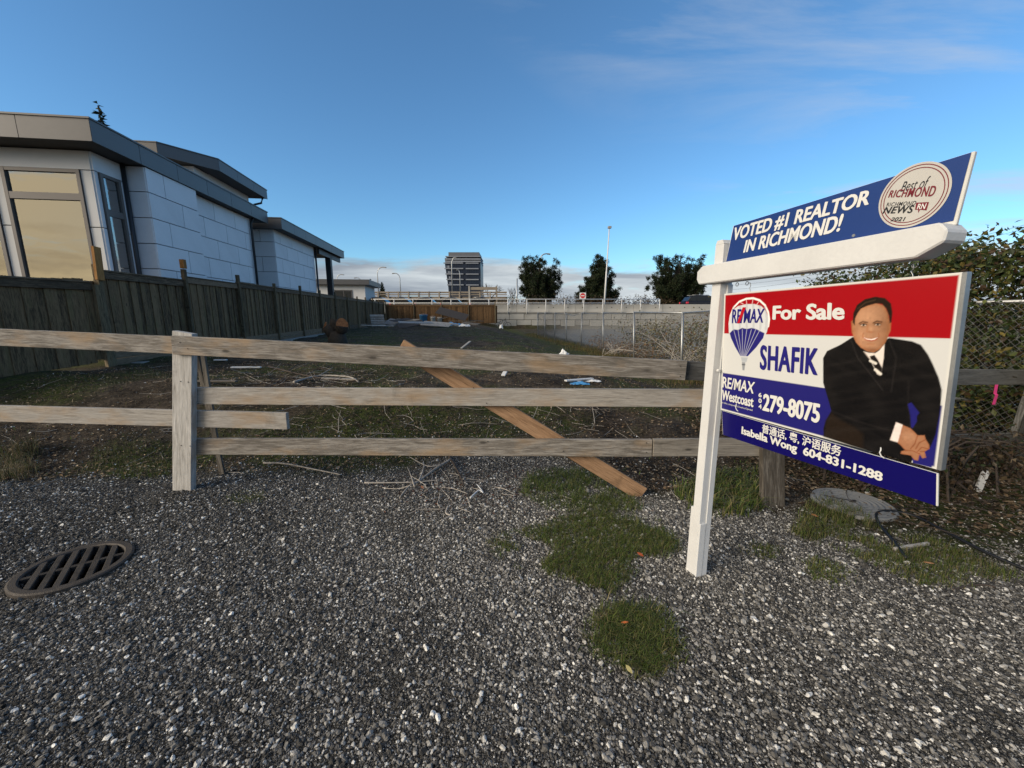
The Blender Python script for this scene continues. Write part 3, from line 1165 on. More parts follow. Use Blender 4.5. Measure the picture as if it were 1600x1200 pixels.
def pix_on(px, py, origin, rot):
    """photo pixel -> local (x, z) on a sign face"""
    n = np.array(rot @ Vector((0, -1, 0)))
    q = Vector(onplane(px, py, np.array(origin), n)) - Vector(origin)
    l = rot.inverted() @ q
    return float(l.x), float(l.z)


post0 = sign_pt(.0, 0)
base_z = float(gz(post0.x, post0.y))
sp = thing('sign_post', 'white painted timber sign post with a cross arm carrying the blue rider board', 'sign post', (post0.x, post0.y, base_z), R(-75.4))
lz = lambda z: z - base_z


def leaning(mb):
    # the post leans a little: its foot stands nearer the camera's right than its head
    mb.v = [(x + .018 * (1 - z / 1.66), y - .012 * (1 - z / 1.66), z) for x, y, z in mb.v]
    return mb


leaning(MB().box(-.068, -.010, -.030, .047, -.15, lz(1.845))).build('post', M['white_paint'], sp, bevel=.004)
leaning(MB().prism([(-.068, lz(1.8455)), (-.010, lz(1.8455)), (-.022, lz(1.866)), (-.058, lz(1.866))], 'y', -.027, .044)).build('post_cap', M['white_paint'], sp)
# strips nailed along the post and round its foot
leaning(MB().box(-.090, -.0685, -.026, .040, -.15, .40)).build('foot_strip', M['white_paint'], sp, bevel=.003)
leaning(MB().box(-.0095, -.003, .012, .046, -.15, lz(1.645))).build('edge_strip', M['white_paint'], sp, bevel=.002)
leaning(MB().box(-.0095, -.001, -.028, .011, -.15, .33)).build('edge_strip', M['white_paint'], sp, bevel=.002)
# cross arm, halved over the post, ends cut at a slant
arm_prof = [(-.150, -.022), (-.132, -.047), (.822, -.047), (.888, -.010), (.892, .022), (.872, .047), (-.115, .047), (-.150, .022)]
arm = MB().prism(arm_prof, 'y', -.062, .030).build('cross_arm', M['white_paint'], sp, bevel=.005, loc=(0, 0, lz(1.700)), rot=(0, R(-1.0), 0))

# paint for print
INK_BLUE, INK_RED, INK_WHITE, INK_GREY = hexc('211f6a'), hexc('990a14'), hexc('c6c7c7'), hexc('cfcfca')
M['ink_white'] = plain('ink_white', hexc('cfcfcd'), .3, 0, .02, 5, 0)
M['ink_blue'] = plain('ink_blue', hexc('221f72'), .3, 0, .02, 5, 0)
M['ink_red'] = plain('ink_red', hexc('b01020'), .3, 0, .02, 5, 0)
M['ink_black'] = plain('ink_black', (.012, .012, .014), .3, 0, .02, 5, 0)
M['rider_blue'] = plain('rider_blue', hexc('1b3570'), .3, 0, .05, 3, .02)
M['low_blue'] = plain('low_blue', hexc('0f0a58'), .25, 0, .05, 3, .02)
M['board_white'] = plain('board_edge', (.58, .58, .56), .5, 0, .08, 9, .05)


def text_mesh(body, offset=0.0, shear=0.0, spacing=1.0):
    cu = bpy.data.curves.new('txt', 'FONT')
    cu.body = body
    cu.size = 1.0
    cu.offset = offset
    cu.shear = shear
    cu.space_character = spacing
    cu.resolution_u = 4
    ob = bpy.data.objects.new('txt', cu)
    COL.objects.link(ob)
    dg = bpy.context.evaluated_depsgraph_get()
    me = bpy.data.meshes.new_from_object(ob.evaluated_get(dg))
    bpy.data.objects.remove(ob)
    bpy.data.curves.remove(cu)
    return me


def lettering(name, body, quad, lift, m, parent, offset=.02, shear=0.0, spacing=1.0, bold=0.0):
    """flat lettering stretched onto a quad of local (x, z) corners: top left, top right, bottom right, bottom left"""
    me = text_mesh(body, offset, shear, spacing)
    n = len(me.vertices)
    co = np.empty(n * 3)
    me.vertices.foreach_get('co', co)
    co = co.reshape(-1, 3)
    lo, hi = co[:, :2].min(0), co[:, :2].max(0)
    t = (co[:, :2] - lo) / (hi - lo)
    tl, tr, br, bl = [np.array(q) for q in quad]
    P = ((1 - t[:, :1]) * (1 - t[:, 1:]) * bl + t[:, :1] * (1 - t[:, 1:]) * br + t[:, :1] * t[:, 1:] * tr + (1 - t[:, :1]) * t[:, 1:] * tl)
    out = np.stack([P[:, 0], np.full(n, -lift), P[:, 1]], 1)
    me.vertices.foreach_set('co', out.ravel())
    if bold:
        # heavier strokes: the same letters overprinted a hair to each side
        fcs = [tuple(p.vertices) for p in me.polygons]
        vs_, fs_ = [], []
        for k_, (bx_, bz_) in enumerate(((0, 0), (-bold, 0), (bold, 0), (-bold * .5, bold * .5), (bold * .5, -bold * .5))):
            vs_ += [(a_ + bx_, b_ - .00012 * k_, c_ + bz_) for a_, b_, c_ in out.tolist()]
            fs_ += [tuple(i_ + n * k_ for i_ in f_) for f_ in fcs]
        me = bpy.data.meshes.new(name)
        me.from_pydata(vs_, [], fs_)
    me.materials.clear()
    me.materials.append(m)
    me.update()
    return put(name, me, parent)


def flat(name, pts, lift, m, parent):
    me = bpy.data.meshes.new(name)
    me.from_pydata([(x, -lift, z) for x, z in pts], [], [tuple(range(len(pts)))])
    me.materials.append(m)
    return put(name, me, parent)


def ring(name, c, ra, rb, r0, r1, lift, m, parent, n=48):
    vs, fs = [], []
    for k in range(n):
        a = 6.28318 * k / n
        for s_ in (r0, r1):
            vs.append((c[0] + ra[0] * s_ * math.cos(a) + rb[0] * s_ * math.sin(a), -lift, c[1] + ra[1] * s_ * math.cos(a) + rb[1] * s_ * math.sin(a)))
    for k in range(n):
        j = (k + 1) % n
        fs.append((2 * k, 2 * j, 2 * j + 1, 2 * k + 1))
    me = bpy.data.meshes.new(name)
    me.from_pydata(vs, [], fs)
    me.materials.append(m)
    return put(name, me, parent)


# --- rider board on top of the arm
RO = sign_pt(0, 0)
rrot = Matrix.Rotation(R(-75.4), 3, 'Z')
rp = [pix_on(*q, RO, rrot) for q in ((1147, 353), (1526, 236), (1497, 345), (1134, 413))]
rider = MB().prism([(rp[i][0], rp[i][1] - base_z - (.012 if i > 1 else 0)) for i in range(4)], 'y', -.006, .006).build('rider_board', M['board_white'], sp, bevel=.002)
cc = np.mean(np.array(rp), 0)
ins = [tuple(np.array(q) + (cc - np.array(q)) / np.linalg.norm(cc - np.array(q)) * .007 - np.array([0, base_z])) for q in rp]
flat('rider_face', ins, .0075, M['rider_blue'], rider)


def rq(*px):
    return [(a, b - base_z) for a, b in (pix_on(*q, RO, rrot) for q in px)]


lettering('lettering', 'VOTED #1 REALTOR', rq((1151, 356), (1363, 296), (1359, 322), (1148, 378)), .009, M['ink_white'], rider, .010, .14, bold=.0020)
lettering('lettering', 'IN RICHMOND!', rq((1167, 376), (1321, 334), (1316, 361), (1164, 395)), .009, M['ink_white'], rider, .010, .14, bold=.0020)
ec = rq((1429, 306))[0]
ex = rq((1493, 294))[0]
ey = rq((1436, 252))[0]
ra = (ex[0] - ec[0], ex[1] - ec[1])
rb = (ey[0] - ec[0], ey[1] - ec[1])
ra = (abs(ra[0]) * .95, 0.0)
rb = (0.0, abs(rb[1]) * .93)
M['badge'] = plain('badge_print', hexc('b4b2ae'), .35, 0, .03, 9, 0)
M['maroon'] = plain('ink_maroon', hexc('6d1a26'), .35, 0, .03, 9, 0)
ring('badge', ec, ra, rb, 0.0, 1.0, .0088, M['badge'], rider)
ring('badge_ring', ec, ra, rb, .91, .935, .0096, M['maroon'], rider)
ring('badge_ring', ec, ra, rb, .82, .845, .0096, M['maroon'], rider)
lettering('lettering', 'Best of', rq((1412, 285), (1458, 275), (1455, 293), (1410, 300)), .0098, M['ink_black'], rider, .0, .5)
lettering('lettering', 'RICHMOND', rq((1394, 298), (1467, 290), (1463, 307), (1391, 309)), .0098, M['maroon'], rider, .004, .2, 1.1, bold=.0006)
lettering('lettering', 'RICHMOND', rq((1389, 317), (1436, 314), (1433, 321), (1388, 323)), .0098, M['ink_black'], rider, .004, .2, 1.1)
lettering('lettering', 'NEWS', rq((1386, 324), (1432, 321), (1429, 333), (1382, 334)), .0098, M['ink_black'], rider, .004, .2, 1.08, bold=.0008)
bx_ = rq((1435, 317), (1455, 316), (1451, 329), (1441, 328), (1438, 333), (1438, 328), (1433, 328))
flat('speech_mark', bx_, .0098, M['maroon'], rider)
lettering('lettering', 'RN', rq((1438, 319), (1452, 318), (1449, 327), (1436, 327)), .0104, M['ink_white'], rider, .02, .1)
lettering('lettering', '2021', rq((1396, 340), (1419, 339), (1417, 346), (1394, 346)), .0098, M['ink_black'], rider, .02, .2)
screw = MB().lathe([(.006, 0), (.005, .003)], 10).mesh('screw', M['steel'])
for q in rq((1203, 399), (1336, 370)):
    put('screw', screw, rider, (q[0], -.0065, q[1] + .004), (R(90), 0, 0))

# --- the hanging panel
panel = thing('sale_panel', 'red white and blue For Sale panel hanging from the white sign post arm', 'sign', tuple(SP), 0)
panel.rotation_euler = SR.to_euler()
MB().box(0, PW, -PT / 2, PT / 2, -PH, 0).build('board', M['board_white'], panel, bevel=.002)
MB().box(PW + .0005, PW + .012, -.012, .012, -PH, .0).build('edge_channel', M['steel'], panel, bevel=.002)


def pq(*px):
    return [pix_on(*q, SP, SR) for q in px]


class Paint:
    """a printed sheet: colours computed on a fine grid"""
    def __init__(s, w, h, step):
        s.nx, s.nz = int(w / step) + 1, int(h / step) + 1
        s.X, s.Z = np.meshgrid(np.linspace(0, w, s.nx), np.linspace(-h, 0, s.nz))
        s.C = np.zeros(s.X.shape + (3,))
        s.step = step

    def fill(s, mask, c):
        m = np.clip(mask, 0, 1)[..., None]
        s.C = s.C * (1 - m) + np.asarray(c) * m

    def poly(s, pts, soft=1.0):
        """signed coverage of a polygon"""
        P = np.array(pts)
        inside = np.zeros(s.X.shape, bool)
        dist = np.full(s.X.shape, 1e9)
        for i in range(len(P)):
            a, b = P[i], P[(i + 1) % len(P)]
            c = ((a[1] > s.Z) != (b[1] > s.Z))
            with np.errstate(divide='ignore', invalid='ignore'):
                xi = (b[0] - a[0]) * (s.Z - a[1]) / (b[1] - a[1] + 1e-12) + a[0]
            inside ^= c & (s.X < xi)
            e = b - a
            t = np.clip(((s.X - a[0]) * e[0] + (s.Z - a[1]) * e[1]) / (e @ e + 1e-12), 0, 1)
            dist = np.minimum(dist, np.hypot(s.X - a[0] - t * e[0], s.Z - a[1] - t * e[1]))
        sd = np.where(inside, dist, -dist)
        s.sd = sd
        return np.clip(sd / (s.step * soft) + .5, 0, 1)

    def blob(s, c, rx, rz_, power=2.0):
        return np.exp(-(np.abs((s.X - c[0]) / rx) ** power + np.abs((s.Z - c[1]) / rz_) ** power))

    def line(s, pts, w):
        m = 0
        for a, b in zip(pts[:-1], pts[1:]):
            a, b = np.array(a), np.array(b)
            e = b - a
            t = np.clip(((s.X - a[0]) * e[0] + (s.Z - a[1]) * e[1]) / (e @ e + 1e-12), 0, 1)
            d = np.hypot(s.X - a[0] - t * e[0], s.Z - a[1] - t * e[1])
            m = np.maximum(m, np.clip((w - d) / s.step + .5, 0, 1))
        return m

    def build(s, name, lift, m, parent):
        V = np.stack([s.X.ravel(), np.full(s.X.size, -lift), s.Z.ravel()], 1)
        i = np.arange(s.nx * s.nz).reshape(s.nz, s.nx)
        Fc = np.stack([i[:-1, :-1].ravel(), i[:-1, 1:].ravel(), i[1:, 1:].ravel(), i[1:, :-1].ravel()], 1)
        return raw(name, V, Fc, m, parent, color=s.C.reshape(-1, 3))


def cr(pts, ox_, oy_, k):
    """points read off an enlarged crop of the photograph -> panel coordinates"""
    return pq(*[(ox_ + x / k, oy_ + y / k) for x, y in pts])


pt = Paint(PW, PH, .0026)
zr = pq((1140, 521), (1500, 529))
zb = pq((1129, 582), (1290, 606))
pt.C[:] = INK_WHITE
tr_ = (pt.X / PW)
z_red = zr[0][1] + (zr[1][1] - zr[0][1]) * (pt.X - zr[0][0]) / (zr[1][0] - zr[0][0])
pt.fill(np.clip((pt.Z - z_red) / pt.step + .5, 0, 1), INK_RED)
z_blue = zb[0][1] + (zb[1][1] - zb[0][1]) * (pt.X - zb[0][0]) / (zb[1][0] - zb[0][0])
pt.fill(np.clip((z_blue - pt.Z) / pt.step + .5, 0, 1), INK_BLUE)
# white frame
edge = np.minimum(np.minimum(pt.X, PW - pt.X), np.minimum(-pt.Z, PH + pt.Z))
pt.fill(np.clip((.0075 - edge) / pt.step + .5, 0, 1), (.62, .62, .60))
# hot air balloon
B = lambda p: cr(p, 1100, 420, 5.4545)
top_arc = [(225, 470), (235, 400), (262, 330), (310, 280), (370, 255), (430, 250), (485, 268), (530, 310), (558, 370), (566, 430), (558, 490)]
pt.fill(pt.line(B(top_arc), .0042), hexc('f0efec'))
for q in ([(310, 280), (345, 300)], [(370, 256), (375, 300)], [(430, 252), (420, 300)], [(485, 268), (460, 305)]):
    pt.fill(pt.line(B(q), .0012), hexc('f0d8d8'))
body = [(222, 540), (220, 480), (228, 410), (255, 350), (300, 318), (370, 300), (440, 300), (500, 318), (540, 360), (560, 420), (560, 480), (545, 540),
        (520, 590), (460, 670), (385, 748), (318, 745), (275, 670), (235, 590)]
pt.fill(pt.poly(B(body)), hexc('c9ccd0'))
for k, xx in enumerate((265, 320, 375, 430, 485, 530)):
    pt.fill(.35 * pt.line(B([(xx, 305 + abs(xx - 400) * .15), (xx + (xx - 390) * .12, 420), (xx + (xx - 390) * .05, 510)]), .006), hexc('8f949c'))
lowb = [(228, 548), (262, 515), (300, 520), (335, 503), (375, 512), (415, 503), (455, 512), (490, 530), (527, 548), (515, 590), (455, 670), (383, 745), (320, 742), (275, 665), (240, 590)]
pt.fill(pt.poly(B(lowb)), hexc('23206e'))
for xx in (262, 300, 337, 375, 415, 452, 490):
    pt.fill(pt.line(B([(xx, 515), (345 + (xx - 375) * .18, 742)]), .0011), hexc('b9bccb'))
pt.fill(pt.poly(B([(325, 752), (383, 755), (372, 795), (333, 792)])), hexc('a8adb4'))
pt.fill(pt.poly(B([(333, 795), (362, 797), (355, 865), (338, 862)])), hexc('888c92'))
pt.fill(pt.line(B([(335, 815), (360, 817)]), .002), hexc('33333a'))

# printed portrait: a man in a dark suit, seated, hands clasped
Q = lambda p: cr(p, 1260, 430, 3.635)
suit = [(272, 350), (200, 395), (125, 430), (103, 470), (103, 610), (130, 700), (150, 770), (118, 825), (105, 870), (107, 915), (260, 965), (420, 1015), (605, 1066),
        (612, 1040), (700, 1000), (720, 960), (745, 900), (770, 760), (778, 650), (760, 580), (725, 500), (700, 450), (660, 395), (610, 375), (480, 355), (380, 400)]
m_ = pt.poly(Q(suit))
sd = pt.sd.copy()
pt.fill(m_, hexc('0e0d0e'))
fold = .5 + .5 * np.sin(pt.X * 70 + 9 * np.sin(pt.Z * 22)) * np.sin(pt.Z * 31 + 2)
pt.fill(m_ * .35 * fold, hexc('1d1a1a'))
pt.fill(.6 * pt.line(Q([(262, 370), (300, 470), (380, 570), (440, 650)]), .003), hexc('262323'))
pt.fill(.6 * pt.line(Q([(480, 370), (520, 470), (490, 660)]), .003), hexc('221f1f'))
pt.fill(.5 * pt.line(Q([(150, 770), (300, 830), (480, 880)]), .004), hexc('201d1d'))
pt.fill(.5 * pt.line(Q([(590, 600), (585, 730), (605, 870)]), .003), hexc('201d1d'))
pt.fill(pt.poly(Q([(118, 825), (150, 780), (200, 820), (280, 860), (330, 900), (330, 985), (107, 915)]), 6), hexc('221a14'))
pt.fill(pt.poly(Q([(585, 730), (605, 722), (650, 780), (636, 800), (636, 830), (612, 868), (603, 860), (600, 800)])), INK_BLUE)
pt.fill(pt.poly(Q([(612, 1066), (612, 1030), (700, 990), (735, 960), (722, 1092)])), INK_BLUE)
# shirt and tie
pt.fill(pt.poly(Q([(333, 432), (365, 440), (400, 442), (425, 425), (452, 390), (448, 470), (430, 572), (410, 560), (372, 480)])), hexc('d9cfc8'))
pt.fill(pt.poly(Q([(368, 460), (395, 452), (415, 480), (440, 530), (430, 575), (405, 545), (380, 490)])), hexc('1a1514'))
for q in ([(372, 485), (402, 500)], [(400, 535), (430, 560)]):
    pt.fill(pt.line(Q(q), .0045), hexc('d5cfc6'))
pt.fill(.5 * pt.line(Q([(335, 432), (372, 480)]), .002), hexc('8c8078'))
# head
SK = np.array(hexc('a0765a'))
for e in ([(262, 262), (275, 252), (282, 345), (266, 328)], [(474, 252), (490, 268), (488, 315), (472, 342)]):
    pt.fill(pt.poly(Q(e)), hexc('96593a'))
face = [(271, 270), (285, 225), (310, 190), (350, 170), (405, 158), (450, 172), (472, 215), (480, 262), (482, 300), (474, 345), (455, 385), (425, 420), (392, 438), (355, 432), (318, 410), (290, 380), (274, 345), (268, 300)]
fm = pt.poly(Q(face))
pt.fill(fm, SK)
fc = Q([(372, 255)])[0]
rr = Q([(480, 255)])[0][0] - fc[0]
shade = np.clip(1.0 - pt.sd / .012, 0, 1)
pt.fill(fm * shade * .55, hexc('9a5c33'))
pt.fill(fm * .55 * pt.blob(Q([(355, 235)])[0], rr * .75, rr * .4), hexc('b58a6b'))
for c_ in ((318, 335), (432, 335)):
    pt.fill(fm * .45 * pt.blob(Q([c_])[0], rr * .28, rr * .22), hexc('b08162'))
pt.fill(fm * .6 * pt.blob(Q([(385, 425)])[0], rr * .7, rr * .14), hexc('6f4026'))
pt.fill(fm * .40 * pt.blob(Q([(462, 300)])[0], rr * .30, rr * .95), hexc('7d4b2c'))
pt.fill(fm * .30 * pt.blob(Q([(283, 310)])[0], rr * .20, rr * .9), hexc('7d4b2c'))
pt.fill(fm * .35 * pt.blob(Q([(372, 398)])[0], rr * .35, rr * .10), hexc('c08a66'))
pt.fill(fm * .45 * pt.blob(Q([(376, 305)])[0], rr * .10, rr * .14), hexc('c99a76'))
hair = [(272, 268), (275, 215), (296, 168), (340, 136), (400, 121), (455, 129), (489, 160), (498, 212), (492, 266), (481, 272), (478, 232), (462, 190), (438, 163), (402, 160), (352, 174), (318, 190), (300, 215), (286, 245), (283, 285)]
pt.fill(pt.poly(Q(hair), 1.4), hexc('231811'))
pt.fill(.5 * pt.line(Q([(300, 190), (345, 155), (400, 140)]), .002), hexc('4a3828'))
ey_l, ey_r = (333, 283), (414, 280)
for c_ in (ey_l, ey_r):
    q = Q([c_])[0]
    pt.fill(fm * .75 * pt.blob((q[0], q[1] + .002), rr * .25, rr * .13), hexc('6b3f24'))
    pt.fill(pt.blob(q, rr * .135, rr * .05, 4), hexc('d8c4b2'))
    pt.fill(pt.blob(q, rr * .075, rr * .06, 4), hexc('150c08'))
    pt.fill(pt.line(Q([(c_[0] - 18, c_[1] - 3), (c_[0], c_[1] - 8), (c_[0] + 17, c_[1] - 2)]), .0014), hexc('2a170d'))
    pt.fill(.75 * pt.line(Q([(c_[0] - 24, c_[1] - 10), (c_[0] - 4, c_[1] - 20), (c_[0] + 22, c_[1] - 15)]), .0026), hexc('3a2214'))
pt.fill(fm * .5 * pt.blob(Q([(372, 322)])[0], rr * .2, rr * .06), hexc('8d4f2c'))
pt.fill(fm * .4 * pt.line(Q([(358, 285), (352, 318)]), .0022), hexc('9c6038'))
pt.fill(.7 * pt.line(Q([(330, 330), (328, 350)]), .0012), hexc('94552f'))
pt.fill(.7 * pt.line(Q([(418, 328), (422, 348)]), .0012), hexc('94552f'))
pt.fill(pt.poly(Q([(328, 350), (350, 357), (380, 359), (405, 355), (419, 347), (408, 367), (380, 376), (350, 370)])), hexc('9b4f3a'))
pt.fill(pt.poly(Q([(336, 354), (355, 360), (380, 362), (412, 353), (398, 364), (378, 368), (352, 364)])), hexc('eadfd4'))
pt.fill(fm * .4 * pt.line(Q([(355, 390), (392, 390)]), .002), hexc('9a5c38'))
# cuffs and clasped hands
pt.fill(pt.poly(Q([(518, 833), (556, 848), (535, 950), (483, 935)])), hexc('dcd0cb'))
hand = [(556, 850), (600, 868), (640, 908), (680, 908), (686, 930), (706, 962), (706, 985), (680, 1000), (688, 1034), (668, 1038), (652, 1014), (642, 1052), (622, 1047), (602, 1022), (545, 1012), (548, 998), (572, 993), (545, 965), (528, 950)]
hm = pt.poly(Q(hand))
pt.fill(hm, hexc('9c6e52'))
pt.fill(hm * np.clip(1 - pt.sd / .006, 0, 1) * .5, hexc('96522e'))
pt.fill(hm * .5 * pt.blob(Q([(590, 915)])[0], .022, .016), hexc('b48a6e'))
for l_ in ([(640, 910), (625, 955), (600, 985)], [(680, 935), (650, 950), (630, 985)], [(700, 985), (665, 975), (640, 1000)], [(572, 993), (610, 995), (650, 1012)], [(680, 1000), (655, 1000)]):
    pt.fill(hm * .8 * pt.line(Q(l_), .0014), hexc('7a3d20'))
# tonal grain of a printed photograph over the figure
rgp = np.random.default_rng(9)
gn = rgp.normal(0, 1, (pt.nz // 3 + 2, pt.nx // 3 + 2)).repeat(3, 0).repeat(3, 1)[:pt.nz, :pt.nx]
lum = np.clip(1 + .07 * gn + .05 * np.sin(pt.X * 95 + pt.Z * 60) * np.sin(pt.Z * 80 - pt.X * 20), .6, 1.5)
fig = np.clip(fm + hm + m_, 0, 1)[..., None]
side = np.clip(1.12 - 1.3 * (pt.X - Q([(350, 300)])[0][0]) / (rr * 2.2) * .35, .75, 1.2)[..., None]
pt.C = pt.C * (1 - fig) + pt.C * fig * (1 + (lum[..., None] - 1) * .6) * np.where(fm[..., None] > .5, side, 1)
sheen = .5 + .5 * np.sin(pt.X * 40 - pt.Z * 55 + 3 * np.sin(pt.Z * 30))
pt.fill(m_ * (1 - fm) * (1 - hm) * .10 * sheen ** 3 * (pt.C.sum(-1) < .1), hexc('3a3634'))
pt.build('printed_face', PT / 2 + .0012, M['print'], panel)

LFT = PT / 2 + .0028
lettering('lettering', 'For Sale', pq((1211, 478), (1322, 472), (1321, 499), (1210, 499)), LFT, M['ink_white'], panel, .012, .0, bold=.0030)
lettering('lettering', 'SHAFIK', pq((1191, 539), (1282, 544), (1279, 586), (1190, 577)), LFT, M['ink_blue'], panel, .012, .0, 1.08, bold=.0026)
lettering('lettering', 'RE/MAX', pq((1146, 483), (1197, 482), (1195, 504), (1146, 505)), LFT, M['ink_blue'], panel, .008, .1, 1.0, bold=.0011)
flat('slash', pq((1163, 480), (1168, 480), (1158, 505), (1154, 505)), LFT + .0008, M['ink_red'], panel)
lettering('lettering', 'RE/MAX', pq((1131, 588), (1182, 597), (1180, 615), (1131, 605)), LFT, M['ink_white'], panel, .008, .1, 1.0, bold=.0011)
lettering('lettering', 'Westcoast', pq((1131, 609), (1180, 620), (1179, 636), (1130, 624)), LFT, M['ink_white'], panel, .01, bold=.0014)
lettering('lettering', 'Each Office is Independently Owned and Operated', pq((1129, 627), (1178, 639), (1178, 643), (1129, 630)), LFT, M['ink_white'], panel, .0)
for c_, (y0, y1) in zip('604', ((613, 620), (622, 629), (631, 638))):
    lettering('lettering', c_, pq((1187.5, y0), (1192.5, y0 + .7), (1192.5, y1 + .7), (1187.5, y1)), LFT, M['ink_white'], panel, .03)
lettering('lettering', '279-8075', pq((1196, 615), (1284, 631), (1282, 661), (1194, 641)), LFT, M['ink_white'], panel, .012, bold=.0026)

# hooks: eye screws under the arm, S links down to the panel
hk = SR.inverted()
for px_, top in ((1171, 1), (1423, 1)):
    x_ = pq((px_, 452 if px_ < 1300 else 430))[0][0]
    pts = [(x_ + .006 * math.sin(a * 6.283 * 1.0) * (1 if a < .5 else -1), 0, -.012 + a * .055) for a in np.linspace(0, 1, 14)]
    MB().tube(pts, .0016, 6).build('hook', M['steel'], panel, True)
eye = MB()
th_ = np.linspace(0, 6.0, 14)
for t_ in (.07, .13, .655, .72, .79):
    MB().tube([(t_ + .0085 * math.sin(a), 0, lz(1.646) + t_ * .018 - .008 - .0085 * math.cos(a)) for a in th_], .0017, 6).build('eye_screw', M['steel'], sp, True)
put('side_screw', MB().lathe([(.009, 0), (.007, .012)], 10).mesh('side_screw', M['white_paint']), sp, (.006, -.010, lz(1.2)), (0, R(90), 0))

# --- the lower rider strip hangs from the panel on two clips
LO = SP + SR @ Vector((0, .004, 0))
lp = [pix_on(*q, LO, SR) for q in ((1128, 640), (1467, 738), (1466, 791), (1130, 679))]
strip = thing('lower_rider', 'narrow navy strip with phone number hung under the For Sale panel', 'sign', tuple(LO), 0)
strip.rotation_euler = SR.to_euler()
low = MB().prism([(lp[0][0], lp[0][1] - .004), (lp[1][0], lp[1][1] - .004), lp[2], lp[3]], 'y', -.003, .003).build('strip_board', M['board_white'], strip, bevel=.001)
lc = np.mean(np.array(lp), 0)
flat('strip_face', [tuple(np.array(q) * .992 + lc * .008) for q in [(lp[0][0], lp[0][1] - .004), (lp[1][0], lp[1][1] - .004), lp[2], lp[3]]], .0042, M['low_blue'], strip)


def lq(*px):
    return [pix_on(*q, LO, SR) for q in px]


lettering('lettering', '普通话, 粤, 沪语服务', lq((1193, 662), (1317, 697), (1315, 714), (1192, 676)), .0056, M['ink_white'], strip, .004, bold=.0010)
lettering('lettering', 'Isabella Wong  604-831-1288', lq((1161, 666), (1381, 738), (1379, 756), (1160, 681)), .0056, M['ink_white'], strip, .012, bold=.0017)
for q in ((1153, 636), (1379, 706)):
    x_, z_ = lq(q)[0]
    MB().tube([(x_, -.010, z_ + .018), (x_ + .004, -.016, z_ + .010), (x_, -.014, z_), (x_ + .004, -.012, z_ - .012), (x_ + .014, -.010, z_ - .018)], .0022, 6).build('clip', M['white_plastic'], strip, True)

# ------------------------------------------------------------------ storm drain and concrete lid
dc = (-2.61, 2.14)
dz = float(gz(dc[0] + .3, dc[1])) + .012
drain = thing('storm_drain', 'round black cast iron storm drain grate set in the gravel', 'drain', (dc[0], dc[1], dz), math.atan2(gp(103, 860)[1] - gp(97, 893)[1], gp(103, 860)[0] - gp(97, 893)[0]) - R(90))
MB().lathe([(.262, -.05), (.262, .004), (.252, .010), (.222, .010), (.215, .003), (.215, -.05)], 48).build('frame', M['iron'], drain)
bars = [-.155, -.092, -.031, .031, .092, .155]
for x_ in bars:
    h_ = math.sqrt(.216 ** 2 - x_ ** 2)
    MB().box(x_ - .0155, x_ + .0155, -h_, h_, -.03, .006).build('bar', M['iron'], drain, bevel=.003)
MB().box(-.214, .214, -.012, .012, -.028, .0045).build('cross_bar', M['iron'], drain, bevel=.002)
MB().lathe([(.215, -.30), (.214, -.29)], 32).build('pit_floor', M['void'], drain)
mc = (2.70, 2.93)
lid = thing('manhole_lid', 'round grey ringed concrete lid lying in the grass under the sign', 'lid', (mc[0], mc[1], float(gz(*mc)) + .012), R(20))
prof_ = [(.27, -.06), (.27, .0), (.264, .008)] + [(.264 - .262 * k / 60, .010 + .006 * (1 - (1 - k / 60) ** 2) + .0028 * math.sin(k * .75)) for k in range(1, 61)]
MB().lathe(prof_, 48).build('disc', plain('lid_concrete', (.17, .17, .165), .85, 0, .35, 6, .4), lid, True)
MB().box(-.03, .03, -.012, .012, .018, .026).build('lifting_bar', M['iron'], lid, bevel=.004)

# ------------------------------------------------------------------ chain link fence along the right side of the lot
CD = 5.55
clf = thing('chain_link_fence', 'galvanised chain link fence with leaning posts along the right side of the lot', 'fence', lotp(-CD, 3.0, 0), TH)
inv_c = clf.matrix_basis.inverted()
post_s = [2.3, 6.6, 9.25, 12.0, 14.75, 17.6, 20.1, 22.7, 25.4, 27.7]
lean = [0, .02, -.07, -.08, -.06, .0, -.05, .01, .0, -.02]
topz = [1.62, 1.60, 1.50, 1.52, 1.50, 1.50, 1.47, 1.50, 1.52, 1.50]
P3 = []
for s_, l_, tz in zip(post_s, lean, topz):
    b_ = Vector(lotp(-CD - .02, s_, 0))
    g_ = float(gz(b_.x, b_.y))
    top = Vector(lotp(-CD - l_, s_, tz))
    foot_ = Vector((b_.x, b_.y, g_ - .2))
    a_, c_ = inv_c @ foot_, inv_c @ top
    MB().tube([a_, c_], .030 if s_ < 10 else .026, 10).build('post', M['steel'], clf, True)
    P3.append((Vector((b_.x, b_.y, g_ + .03)), top))
